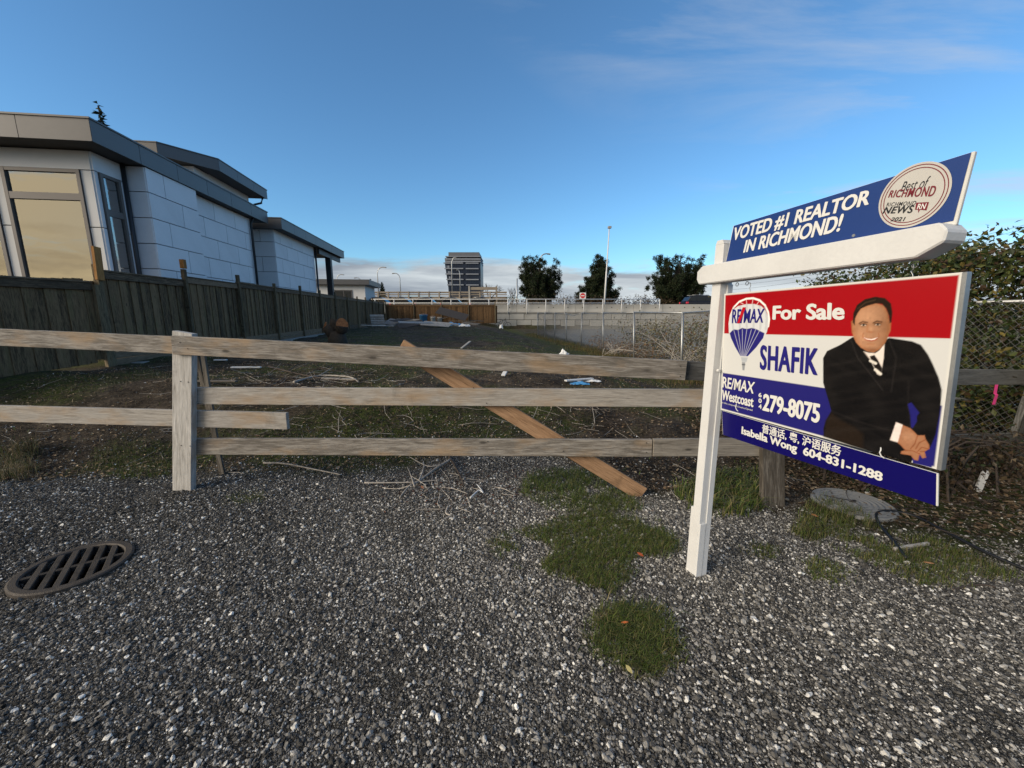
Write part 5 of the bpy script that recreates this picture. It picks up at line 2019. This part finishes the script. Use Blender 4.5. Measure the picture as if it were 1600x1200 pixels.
for px_, py_, L_, w_, m_, ya, pi_, ro_, lb_ in ((618, 508, 2.2, 1.1, 'sheet_grey', -.5, .12, .42, 'grey board tilted against the left flank of the heap'),
                                           (642, 511, 2.0, .9, 'sheet_dark', .5, -.18, .35, 'black sheet sliding off the front of the heap'),
                                           (682, 511, 2.2, .9, 'post_wood', -.2, .06, .30, 'pale plywood leaf in front of the buckets'),
                                           (700, 511, 1.6, .5, 'sheet_grey', .2, .1, .25, 'grey strip of sheet beside the blue tarpaulin'),
                                           (735, 510, 1.5, .6, 'old_wood', -.4, .08, .2, 'weathered door leaf at the far right of the heap')):
    slab('plywood_sheet', lb_, px_, py_, L_, w_, .03, m_, ya, pi_, ro_, 'sheet', .22)
for k, (px_, py_, c_, w_, h_, lb_) in enumerate(((662, 505, 'blue_plastic', .75, .85, 'bright blue plastic tub in the rubbish heap'), (677, 507, 'white_plastic', .45, .65, 'small white pail beside the blue tub'),
                                                  (687, 507, 'white_plastic', .48, .60, 'white bucket right of the small pail in the heap'))):
    x_, y_, z_ = gp(px_, py_)
    tb = thing('bucket', lb_, 'bucket', (x_, y_, z_), 0, 'rubbish heap at the back of the lot')
    MB().lathe([(w_ * .42, -.03), (w_ * .5, h_), (w_ * .54, h_), (w_ * .54, h_ + .03), (w_ * .46, h_ + .03), (w_ * .40, .03)], 16).build('tub', M[c_], tb, True)
    MB().tube([(w_ * .5 * math.cos(a), .02, h_ + .02 + .10 * math.sin(a)) for a in np.linspace(0, 3.14, 9)], .008, 5).build('handle', M['steel'], tb, True)


def tarp(px, py, w_, d_, h_, m, seed, name, label, cat):
    rn = np.random.default_rng(seed)
    x_, y_, z_ = gp(px, py)
    n_ = 14
    X_, Y_ = np.meshgrid(np.linspace(-1, 1, n_), np.linspace(-1, 1, n_))
    r_ = np.sqrt(X_ ** 2 + Y_ ** 2)
    Z_ = h_ * np.clip(1 - r_ ** 2 * .8, 0, 1) * (1 + .5 * np.sin(X_ * 5 + seed) * np.cos(Y_ * 4)) + rn.normal(0, h_ * .13, X_.shape)
    V = np.stack([(X_ * w_ + rn.normal(0, .03 * w_, X_.shape)).ravel(), (Y_ * d_).ravel(), np.clip(Z_, .0, 9).ravel()], 1)
    i = np.arange(n_ * n_).reshape(n_, n_)
    Fq = np.stack([i[:-1, :-1].ravel(), i[:-1, 1:].ravel(), i[1:, 1:].ravel(), i[1:, :-1].ravel()], 1)
    return tag(raw(name, V, Fq, M[m], None, loc=(x_, y_, z_)), label, cat)


tarp(708, 509, .7, .4, .22, 'blue_plastic', 3, 'tarpaulin', 'crumpled blue tarpaulin at the front right of the rubbish heap', 'tarpaulin')
tarp(726, 510, .45, .3, .16, 'white_plastic', 4, 'plastic_sheet', 'crumpled white plastic at the right end of the rubbish heap', 'plastic')
tarp(655, 508, .5, .4, .25, 'sheet_dark', 6, 'rag_heap', 'dark rag bundle left of the blue tub', 'rags')
tarp(783, 513, .20, .2, .38, 'white_plastic', 5, 'plastic_bag', 'white plastic bag under the bicycle at the end of the back fence', 'bag')
tarp(905, 600, .16, .08, .03, 'blue_plastic', 7, 'plastic_scrap', 'pale blue plastic scrap on the soil between the upper two rails', 'plastic')
tarp(920, 596, .2, .07, .035, 'white_plastic', 8, 'plastic_scrap', 'white plastic scrap beside the blue one between the upper two rails', 'plastic')
tarp(881, 556, .16, .12, .14, 'white_plastic', 9, 'plastic_scrap', 'white crumpled sheet on the grass above the top rail', 'plastic')
for px_, py_, L_, y_, m_, lb_ in ((905, 597, .55, .5, 'white_paint', 'pale broken batten beside the plastic scraps behind the rails'), (728, 545, .5, 1.1, 'sheet_grey', 'grey offcut sticking up above the top rail'),
                                  (790, 588, .3, 1.3, 'white_paint', 'thin white stick leaning behind the top rail'), (330, 600, .7, .1, 'old_wood', 'grey batten on soil behind the square fence post'),
                                  (530, 596, .55, -.1, 'rail_wood', 'pale split timber in the brush heap'), (385, 577, .5, .2, 'white_paint', 'white strip on soil left of the brush heap'),
                                  (345, 565, .25, .3, 'white_paint', 'small white fragment on soil by the side fence')):
    slab('offcut', lb_, px_, py_, L_, .07, .025, m_, y_, -.35 if px_ in (728, 790) else .02, 0, 'offcut', grp=None)
# pallet leaning on the side fence
x_, y_, z_ = gp(592, 511)
pal_ = thing('pallet', 'grey wooden pallet leaning against the side fence near the back corner', 'pallet', (x_, y_, z_), R(20))
pal_.rotation_euler = (R(-40), 0, R(28))
for k in range(7):
    put('slat', plank_mesh(1.0, .10, .02, M['post_wood']), pal_, (0, -.06, .08 + k * .165))
for k in (-.45, 0, .45):
    put('bearer', plank_mesh(1.15, .09, .05, M['old_wood']), pal_, (k, 0, .575), (0, R(-90), 0))
# bicycle at the end of the back fence
x_, y_, z_ = gp(786, 512)
bike = thing('bicycle', 'dark bicycle leaning by the end of the back fence', 'bicycle', (x_, y_, z_), R(12))
bike.rotation_euler = (R(-14), 0, R(12))


def wheel(cx):
    t_ = MB().tube([(cx + .32 * math.cos(a), 0, .33 + .32 * math.sin(a)) for a in np.linspace(0, 6.283, 25)], .022, 6, False).build('wheel', M['tyre'], bike, True)
    sp = MB()
    for a in np.linspace(0, 6.283, 13)[:-1]:
        sp.tube([(cx, 0, .33), (cx + .31 * math.cos(a), 0, .33 + .31 * math.sin(a))], .003, 3, False)
    sp.build('spokes', M['steel'], t_)


wheel(-.5)
wheel(.5)
fr_ = MB()
for a, b in (((-.5, 0, .33), (-.1, 0, .30)), ((-.5, 0, .33), (-.2, 0, .80)), ((-.1, 0, .30), (-.22, 0, .88)), ((-.1, 0, .30), (.32, 0, .80)), ((-.2, 0, .80), (.30, 0, .86)), ((.5, 0, .33), (.29, 0, .98))):
    fr_.tube([a, b], .018, 6)
fr_.build('frame', M['car_grey'], bike, True)
MB().box(-.34, -.10, -.06, .06, .90, .95).build('saddle', M['black'], bike, bevel=.02)
MB().tube([(.24, -.28, 1.0), (.29, -.1, 1.0), (.29, .1, 1.0), (.24, .28, 1.0)], .014, 6).build('handlebar', M['black'], bike, True)

# ------------------------------------------------------------------ vehicles on the road
def car(name, label, px, py_roof, Y, zroad, body, h, L, face, grp=None):
    """estate-shaped car seen from its side; built along local X, front at +X"""
    p = atY(px, py_roof, Y)
    c = thing(name, label, 'car', (float(p[0]), Y, zroad), 0 if face > 0 else math.pi, grp)
    k = h / 1.7
    w = .9
    low = [(-2.3, .35), (-2.35, .75), (-2.28, 1.02), (-1.6, 1.06), (.9, 1.05), (2.0, .92), (2.3, .70), (2.32, .35)]
    sc_ = L / 4.7
    MB().prism([(x * sc_, z * k) for x, z in low], 'y', -w, w).build('body', M[body], c, bevel=.06)
    cabin = [(-2.2, 1.04), (-1.85, 1.55), (-1.3, 1.68), (.1, 1.68), (.55, 1.50), (1.15, 1.04)]
    MB().prism([(x * sc_, z * k) for x, z in cabin], 'y', -w * .86, w * .86).build('cabin', M[body], c, bevel=.05)
    for x0, x1, a0_, a1_ in ((-1.95, -1.25, -1.72, -1.25), (-1.18, -.30, -1.18, -.30), (-.22, 1.0, -.22, .42)):
        for s_ in (-1, 1):
            MB().add([(x0 * sc_, s_ * w * .875, 1.08 * k), (x1 * sc_, s_ * w * .875, 1.08 * k), (a1_ * sc_, s_ * w * .868, 1.55 * k), (a0_ * sc_, s_ * w * .868, 1.55 * k),
                      (x0 * sc_, s_ * w * .80, 1.08 * k), (x1 * sc_, s_ * w * .80, 1.08 * k), (a1_ * sc_, s_ * w * .80, 1.55 * k), (a0_ * sc_, s_ * w * .80, 1.55 * k)],
                     [(0, 1, 2, 3), (4, 5, 6, 7), (0, 1, 5, 4), (1, 2, 6, 5), (2, 3, 7, 6), (3, 0, 4, 7)]).build('side_window', M['car_glass'], c)
    for s_ in (-1, 1):
        MB().box(-2.38 * sc_, -2.1 * sc_, s_ * w * .98 - .06, s_ * w * .98 + .06, .78 * k, .98 * k).build('tail_light', M['red_lens'], c, bevel=.02)
        MB().tube([(-1.7 * sc_, s_ * .62, 1.72 * k), (.1 * sc_, s_ * .62, 1.72 * k)], .02, 6).build('roof_rail', M['steel'], c, True)
        for x in (-1.45, 1.42):
            wv = MB().tube([(x * sc_, s_ * (w - .24), .33), (x * sc_, s_ * (w + .01), .33)], .33, 18).build('wheel', M['tyre'], c)
            MB().tube([(x * sc_, s_ * (w + .005), .33), (x * sc_, s_ * (w + .018), .33)], .21, 12).build('rim', M['steel'], wv)
    return c


car('parked_car', 'black estate car with red tail light on the raised road beside the sign post', 1101, 466, 44.5, 1.72, 'car_black', 1.68, 4.7, 1)
g_ = 'cars queuing behind the back fence'
for px_, b_, f_, lb_ in ((598, 'car_grey', 1, 'dark car roof showing over the back fence at its left corner'), (633, 'car_black', 1, 'dark car with red lamp behind the back fence, second from left'),
                         (671, 'car_black', 1, 'black car behind the middle of the back fence'), (711, 'car_grey', 1, 'dark grey car behind the back fence, right of the middle'),
                         (756, 'car_black', 1, 'black car behind the right end of the back fence')):
    car('parked_car', lb_, px_, 472, 45.0 + (px_ % 7) * .1, 1.70, b_, 1.48, 3.0, f_, g_)

# ------------------------------------------------------------------ overpass
OY = 78.0
op_a, op_b = atY(540, 455, OY), atY(792, 455, OY)
zt, zm, zb, zg = [float(atY(700, y, OY)[2]) for y in (455.5, 463.5, 467, 477)]
ov = thing('overpass', 'long brownish concrete overpass with post railing crossing behind the back fence', 'bridge', (float(op_a[0]), OY, 1.2), 0)
OL = float(op_b[0] - op_a[0])
MB().box(0, OL, 0, 9, zb - 1.2, zm - 1.2).build('deck', M['overpass'], ov)
MB().box(0, OL, .6, 1.0, zg - 1.8, zb - 1.2).build('abutment', M['overpass'], ov)
for i in range(int(OL / 1.95)):
    x_ = i * 1.95 + .4
    MB().box(x_ - .13, x_ + .13, -.25, .0, zb - 1.35, zt - 1.2).build('rail_post', M['overpass_rail'], ov)
    MB().box(x_ - .5, x_ + .5, -.3, .5, zb - 1.6, zb - 1.21).build('bracket', M['sheet_dark'], ov)
for z0, z1 in ((zt - .28, zt - .02), (zm + .25, zm + .45), (zm + .62, zm + .74)):
    MB().box(0, OL, -.16, -.02, z0 - 1.2, z1 - 1.2).build('rail', M['overpass_rail'], ov)
for i in range(4):
    x_ = OL * (i + .4) / 4
    MB().tube([(x_, 3, -1.2), (x_, 3, zb - 1.2)], .5, 12).build('pier', M['overpass'], ov, True)
# raised timber hoarding on the right part
ha, hb = atY(733, 449, 70), atY(776, 449, 70)
ho = thing('hoarding', 'brown timber hoarding with two posts in front of the overpass end', 'hoarding', (float(ha[0]), 70, 1.25), 0)
HW = float(hb[0] - ha[0])
for y0, y1 in ((448.5, 453),):
    za, zb_ = float(atY(750, y0, 70)[2]) - 1.25, float(atY(750, y1, 70)[2]) - 1.25
    MB().box(0, HW, 0, .1, zb_, za).build('panel', M['overpass_rail'], ho)
for x_ in (.0, HW):
    MB().box(x_ - .12, x_ + .12, -.12, .22, 0, float(atY(750, 447, 70)[2]) - 1.25).build('post', M['block'] if x_ == 0 else M['overpass_rail'], ho)

# ------------------------------------------------------------------ office tower
TY = 330.0
tw = lambda px, py: atY(px, py, TY)
t0 = tw(723, 470)
tower = thing('office_tower', 'dark glass office tower with pale floor bands and slanting left edge', 'tower', (float(t0[0]), TY, 1.2), 0)


def tx(px):
    return float(tw(px, 430)[0] - t0[0])


def tz(py):
    return float(tw(723, py)[2]) - 1.2


# main slab leans out to the left as it rises
MB().prism([(tx(701), 0), (tx(751), 0), (tx(751), tz(408)), (tx(695.5), tz(411)), (tx(700), tz(450))], 'y', 0, 30).build('glass_body', M['tower_glass'], tower)
MB().prism([(tx(695.5), tz(403)), (tx(750.5), tz(403)), (tx(750.5), tz(407.5)), (tx(696), tz(410.5))], 'y', .5, 29).build('upper_floor', M['tower_top'], tower)
MB().box(tx(701), tx(749), 2, 28, tz(402.6), tz(393.5)).build('roof_plant', M['tower_top'], tower)
for y_, h_ in ((401.5, .6), (406, .9), (409.5, .9)):
    MB().box(tx(697), tx(751.5), -1.0, 29.5, tz(y_), tz(y_) + h_).build('cornice', M['tower_band'], tower)
for k, y_ in enumerate((412, 420.5, 429, 437.5, 446)):
    xa = 693.8 + k * 1.15
    MB().box(tx(xa), tx(724.2), -.9, .0, tz(y_), tz(y_) + .85).build('floor_band', M['tower_band'], tower)
    MB().box(tx(728), tx(748), -.8, .0, tz(y_) - .1, tz(y_) + .75).build('floor_band', M['tower_band'], tower)
    for j in range(9):
        x_ = 699 + k * .8 + j * 2.7
        MB().box(tx(x_), tx(x_) + .35, -.25, 0, tz(y_) - 3.6, tz(y_)).build('mullion', M['tower_glass'], tower)
    for j in range(7):
        x_ = 729.5 + j * 2.7
        MB().box(tx(x_), tx(x_) + .3, -.25, 0, tz(y_) - 3.6, tz(y_) - .1).build('mullion', M['tower_glass'], tower)
    if k:
        MB().box(tx(xa + 3.5), tx(xa + 8), -.2, 0, tz(y_ - 2), tz(y_ - 5.5)).build('window', M['tower_band'], tower)

# ------------------------------------------------------------------ street lamps, poles, signs
def street_lamp(px, py_top, Y, zbase, arm_dir, arm_px, label):
    top = atY(px, py_top, Y)
    b = thing('street_lamp', label, 'street lamp', (float(top[0]), Y, zbase), 0, 'street lamps along the highway')
    h = float(top[2]) - zbase
    a = arm_px * Y / F * arm_dir
    pts = [(0, 0, 0), (0, 0, h - 1.6)] + [(a * (1 - math.cos(t_)) * .75, 0, h - 1.6 + 1.6 * math.sin(t_)) for t_ in np.linspace(.2, 1.57, 7)] + [(a, 0, h)]
    MB().tube(pts, [.16] + [.11] * 8 + [.08], 8).build('pole', M['steel'], b, True)
    MB().prism([(a * .88, h - .12), (a * 1.25, h - .20), (a * 1.25, h + .02), (a * .9, h + .08)], 'y', -.25, .25).build('lamp_head', M['sheet_grey'], b)


street_lamp(589, 417.5, 103, 1.2, 1, 11, 'curved street lamp with arm to the right above the outbuilding')
street_lamp(624.5, 427, 118, 1.2, -1, 9, 'curved street lamp with arm to the left between outbuilding and tower')
street_lamp(525.5, 429, 124, 1.2, 1, 9, 'faint street lamp seen through the porch, left one')
street_lamp(564, 434, 136, 1.2, -1, 8, 'faint street lamp right of the porch column')
street_lamp(705.5, 402.5, 95, 1.2, 1, 6, 'tall street lamp standing in front of the left side of the tower')
street_lamp(718.5, 421.5, 112, 1.2, -1, 4, 'shorter street lamp in front of the middle of the tower')
street_lamp(843, 396.5, 82, 1.2, 1, 13, 'street lamp rising behind the round leftmost pine')

pb, ptp = atY(943.5, 489, 42.2), atY(952, 357, 42.2)
cpole = thing('camera_pole', 'tall thin pole with a small head, leaning in front of the middle pine', 'pole', (float(pb[0]), 42.2, 1.5), 0)
dv = Vector(ptp) - Vector((float(pb[0]), 42.2, 1.5))
MB().tube([(0, 0, 0), dv * .5, dv * .505, dv], [.10, .085, .065, .05], 10).build('pole', M['white_paint'], cpole, True)
MB().box(-.15, .2, -.15, .15, 0, .22).build('camera_head', M['sheet_grey'], cpole, loc=tuple(dv), bevel=.03)
MB().box(-.13, .13, -.13, .13, -.08, .35).build('base_plate', M['steel'], cpole, bevel=.02)

sx_ = atY(910.5, 462, 46.5)
ne = thing('road_sign', 'white square do-not-enter sign with a red disc on the road edge', 'road sign', (float(sx_[0]), 46.5, 1.56), 0)
hz = float(sx_[2]) - 1.56
MB().tube([(0, .03, 0), (0, .03, hz)], .04, 8).build('post', M['steel'], ne, True)
MB().box(-.36, .36, -.01, .01, hz - .34, hz + .34).build('plate', M['white_plastic'], ne, bevel=.003)
o_ = MB().lathe([(.29, 0), (.29, .008)], 28).build('disc', M['sign_red'], ne, loc=(0, -.012, hz), rot=(R(90), 0, 0))
MB().box(-.2, .2, -.032, -.022, hz - .05, hz + .05).build('bar', M['white_plastic'], ne)

up_ = atY(808, 435, 95)
upole = thing('utility_pole', 'slim pale utility pole left of the round pine', 'pole', (float(up_[0]), 95, 1.2), 0)
MB().tube([(0, 0, 0), (0, 0, float(up_[2]) - 1.2)], [.2, .13], 8).build('pole', M['steel'], upole, True)
MB().box(-.4, .4, -.3, .3, 2.6, 3.6).build('box', M['white_plastic'], upole, bevel=.03)

# overhead lines in the right half of the sky
for k, (ya, yb) in enumerate(((348, 441), (354, 448), (392, 452))):
    a_ = Vector(atY(1660, ya - 12, 38))
    b_ = Vector(atY(1130, yb + 6, 88))
    pts = [a_.lerp(b_, t_) - Vector((0, 0, 1.2 * math.sin(t_ * 3.14))) for t_ in np.linspace(0, 1, 13)]
    tag(MB().tube(pts, .016, 4, False).build('power_line', M['black'], None, True), ['topmost', 'middle', 'lowest'][k] + ' of the thin overhead power lines right of the sign', 'power line', 'overhead power lines')

# ------------------------------------------------------------------ trees
def pine(px, py_top, py_bot, half_px, Y, zb, label, seed, shape, n=42000):
    rn = random.Random(seed)
    rg = np.random.default_rng(seed)
    top = atY(px, py_top, Y)
    x0 = float(top[0])
    H = float(top[2]) - zb
    W = half_px * Y / F
    t_ = thing('pine_tree', label, 'tree', (x0, Y, zb), 0, 'pines on the far side of the road')
    mb = MB()
    mb.tube([(0, 0, -.3), (.05, 0, H * .35), (-.05, 0, H * .7), (0, 0, H * .95)], [.28, .22, .13, .04], 8)
    cs = []
    lim = MB()
    for i in range(110):
        f = rn.uniform(.14, .97)
        r_ = W * shape(f) * rn.uniform(.6, 1.0)
        a = rn.uniform(0, 6.28)
        z0 = H * f * .93
        e = Vector((math.cos(a) * r_, math.sin(a) * r_ * .9, H * f + rn.uniform(-.1, .25)))
        lim.tube([(0, 0, z0 - .25 * r_), e * .5 + Vector((0, 0, (z0 - e.z) * .3)), e], [.07, .045, .02], 5, False)
        for q in range(6):
            cs.append(e * rn.uniform(.5, 1.02) + Vector((rn.gauss(0, .18), rn.gauss(0, .18), rn.gauss(0, .16))))
    for i in range(26):
        f = rn.uniform(.18, .96)
        r_ = W * shape(f) * rn.uniform(0, .5)
        a = rn.uniform(0, 6.28)
        cs.append(Vector((math.cos(a) * r_, math.sin(a) * r_, H * f)))
    mb.build('trunk', M['pine_bark'], t_, True)
    lim.build('limbs', M['pine_bark'], t_, True)
    # tufts of needles: thin pointed faces bristling outwards from each clump
    C = np.array([tuple(c) for c in cs])
    k = rg.integers(0, len(C), n)
    d = rg.normal(0, 1, (n, 3)) + np.array([0, 0, .35])
    d /= np.linalg.norm(d, axis=1)[:, None]
    o0 = C[k] + d * rg.uniform(.0, .22, n)[:, None] + rg.normal(0, .10, (n, 3))
    L = rg.uniform(.16, .30, n)[:, None]
    sd_ = np.cross(d, rg.normal(0, 1, (n, 3)))
    sd_ /= np.linalg.norm(sd_, axis=1)[:, None]
    V = np.stack([o0 - sd_ * .05, o0 + sd_ * .05, o0 + d * L * 1.15], 1).reshape(-1, 3)
    Fq = np.arange(n * 3).reshape(-1, 3)
    pal = np.array([(.011, .019, .009), (.017, .028, .012), (.024, .035, .015), (.008, .014, .008), (.032, .037, .017)])
    col = np.repeat(pal[rg.integers(0, len(pal), n)], 3, 0)
    raw('crown', V, Fq, M['needle'], t_, color=col)
    return t_


rnd = lambda f: math.sqrt(max(0, 1 - ((f - .58) / .50) ** 2))
cone = lambda f: min(1.0, 1.15 * (1.02 - f) + .06) if f > .25 else .85
brd = lambda f: math.sqrt(max(0, 1 - ((f - .55) / .53) ** 2)) ** .8 * (1.05 if f > .3 else .9)
pine(844, 401, 463, 36, 62, 1.9, 'round-headed dark pine, leftmost of the three beyond the road', 41, rnd)
pine(938, 399, 463, 42, 60, 1.9, 'conical dark pine behind the tall thin pole', 42, cone)
pine(1064, 396, 463, 47, 58, 1.9, 'broad dark pine just left of the sign post above the car', 43, brd, 48000)


def conifer(px, py_top, py_bot, half_px, Y, label, seed, n=3500, zb=1.2):
    rg = np.random.default_rng(seed)
    top = atY(px, py_top, Y)
    H = float(top[2]) - zb
    W = half_px * Y / F
    t_ = thing('conifer_tree', label, 'tree', (float(top[0]), Y, zb), 0)
    MB().tube([(0, 0, -.2), (0, 0, H * .98)], [W * .12, .03], 7).build('trunk', M['pine_bark'], t_, True)
    f = 1 - np.sqrt(rg.uniform(0, 1, n)) * .8
    tier = np.floor(f * 16) / 16
    r_ = W * (1.03 - f) / .8 * rg.uniform(.1, 1.0, n) * (1 + .35 * np.sin(f * 100))
    a = np.round(rg.uniform(0, 6.28, n) * 2.2) / 2.2 + rg.normal(0, .14, n)
    o0 = np.stack([np.cos(a) * r_, np.sin(a) * r_, H * f - r_ * .25], 1)
    d = np.stack([np.cos(a), np.sin(a), -.3 + rg.normal(0, .4, n)], 1)
    L = W * rg.uniform(.12, .28, n)[:, None]
    sd_ = np.cross(d, rg.normal(0, 1, (n, 3)))
    sd_ /= np.linalg.norm(sd_, axis=1)[:, None]
    V = np.stack([o0 - sd_ * L * .3, o0 + sd_ * L * .3, o0 + d * L], 1).reshape(-1, 3)
    pal = np.array([(.014, .024, .014), (.022, .036, .02), (.010, .017, .011)])
    raw('crown', V, np.arange(n * 3).reshape(-1, 3), M['needle'], t_, color=np.repeat(pal[rg.integers(0, 3, n)], 3, 0))


conifer(579, 435, 462, 7, 150, 'small dark conifer behind the outbuilding roof', 51)
conifer(596.5, 440, 462, 9, 140, 'wider dark conifer right of the outbuilding', 52)
conifer(152, 157, 260, 26, 27, 'dark conifer tip showing above the front corner of the house roof', 53, 5200, .5)


def bare_tree(px, py_top, half_px, Y, label, seed, zb=1.2, depth=6):
    rn = random.Random(seed)
    top = atY(px, py_top, Y)
    H = float(top[2]) - zb
    t_ = thing('bare_tree', label, 'tree', (float(top[0]), Y, zb), 0)
    tr, br = MB(), MB()

    def grow(p, d, L, r_, k):
        q = p + d * L
        (tr if k >= depth - 1 else br).tube([p, p.lerp(q, .5) + Vector((rn.gauss(0, .05), 0, 0)) * L, q], [r_, r_ * .85, r_ * .7], 5, False)
        if k == 0:
            return
        for i in range(3 if k > 1 else 2):
            nd = (d + Vector((rn.gauss(0, .45), rn.gauss(0, .45), rn.gauss(.12, .2)))).normalized()
            grow(q, nd, L * rn.uniform(.62, .82), r_ * .62, k - 1)
    grow(Vector((0, 0, -.2)), Vector((0, 0, 1)), H * .28, H * .018, depth - 1)
    tr.build('trunk', M['dark_twig'], t_, True)
    br.build('branches', M['dark_twig'], t_, True)


bare_tree(762, 430, 12, 120, 'leafless tree just right of the office tower', 61)
bare_tree(800, 438, 6, 130, 'small leafless tree by the slim utility pole', 62, depth=5)
# brown scrub along the far verge of the road, each clump its own
for k, px_ in enumerate((820, 858, 895, 926, 965, 1000, 1030, 1090)):
    x_ = float(atY(px_, 465, 56)[0])
    rn = random.Random(70 + k)
    cs = [(x_ + rn.uniform(-2.0, 2.0), 56.5 + rn.uniform(-.5, .5), 1.7 + rn.uniform(0, 1.6)) for i in range(16)]
    bush(['brown scrub clump left of the round pine', 'brown scrub clump under the round pine', 'brown scrub clump left of the do-not-enter sign', 'brown scrub clump under the conical pine',
          'brown scrub clump right of the tall thin pole', 'reddish scrub clump between the right two pines', 'brown scrub clump left of the broad pine', 'greenish scrub clump behind the black estate car'][k],
         'scrub_bush', (x_, 56.5, 1.3), cs, 1300, (.7, .5, .38), .10,
         [(.075, .05, .032), (.055, .038, .026), (.10, .065, .038), (.045, .042, .02)] if k < 7 else [(.05, .055, .02), (.08, .06, .03)], 80 + k, 10, 'dark_twig', 'brown scrub along the far verge')
bnk = MB().prism([(52, 1.3), (54, 1.9), (60, 2.0), (75, 1.3)], 'x', -2, 70).build('verge', plain('verge_soil', (.06, .045, .028), .95, 0, .3, .5, .4))
kind(bnk, 'structure')
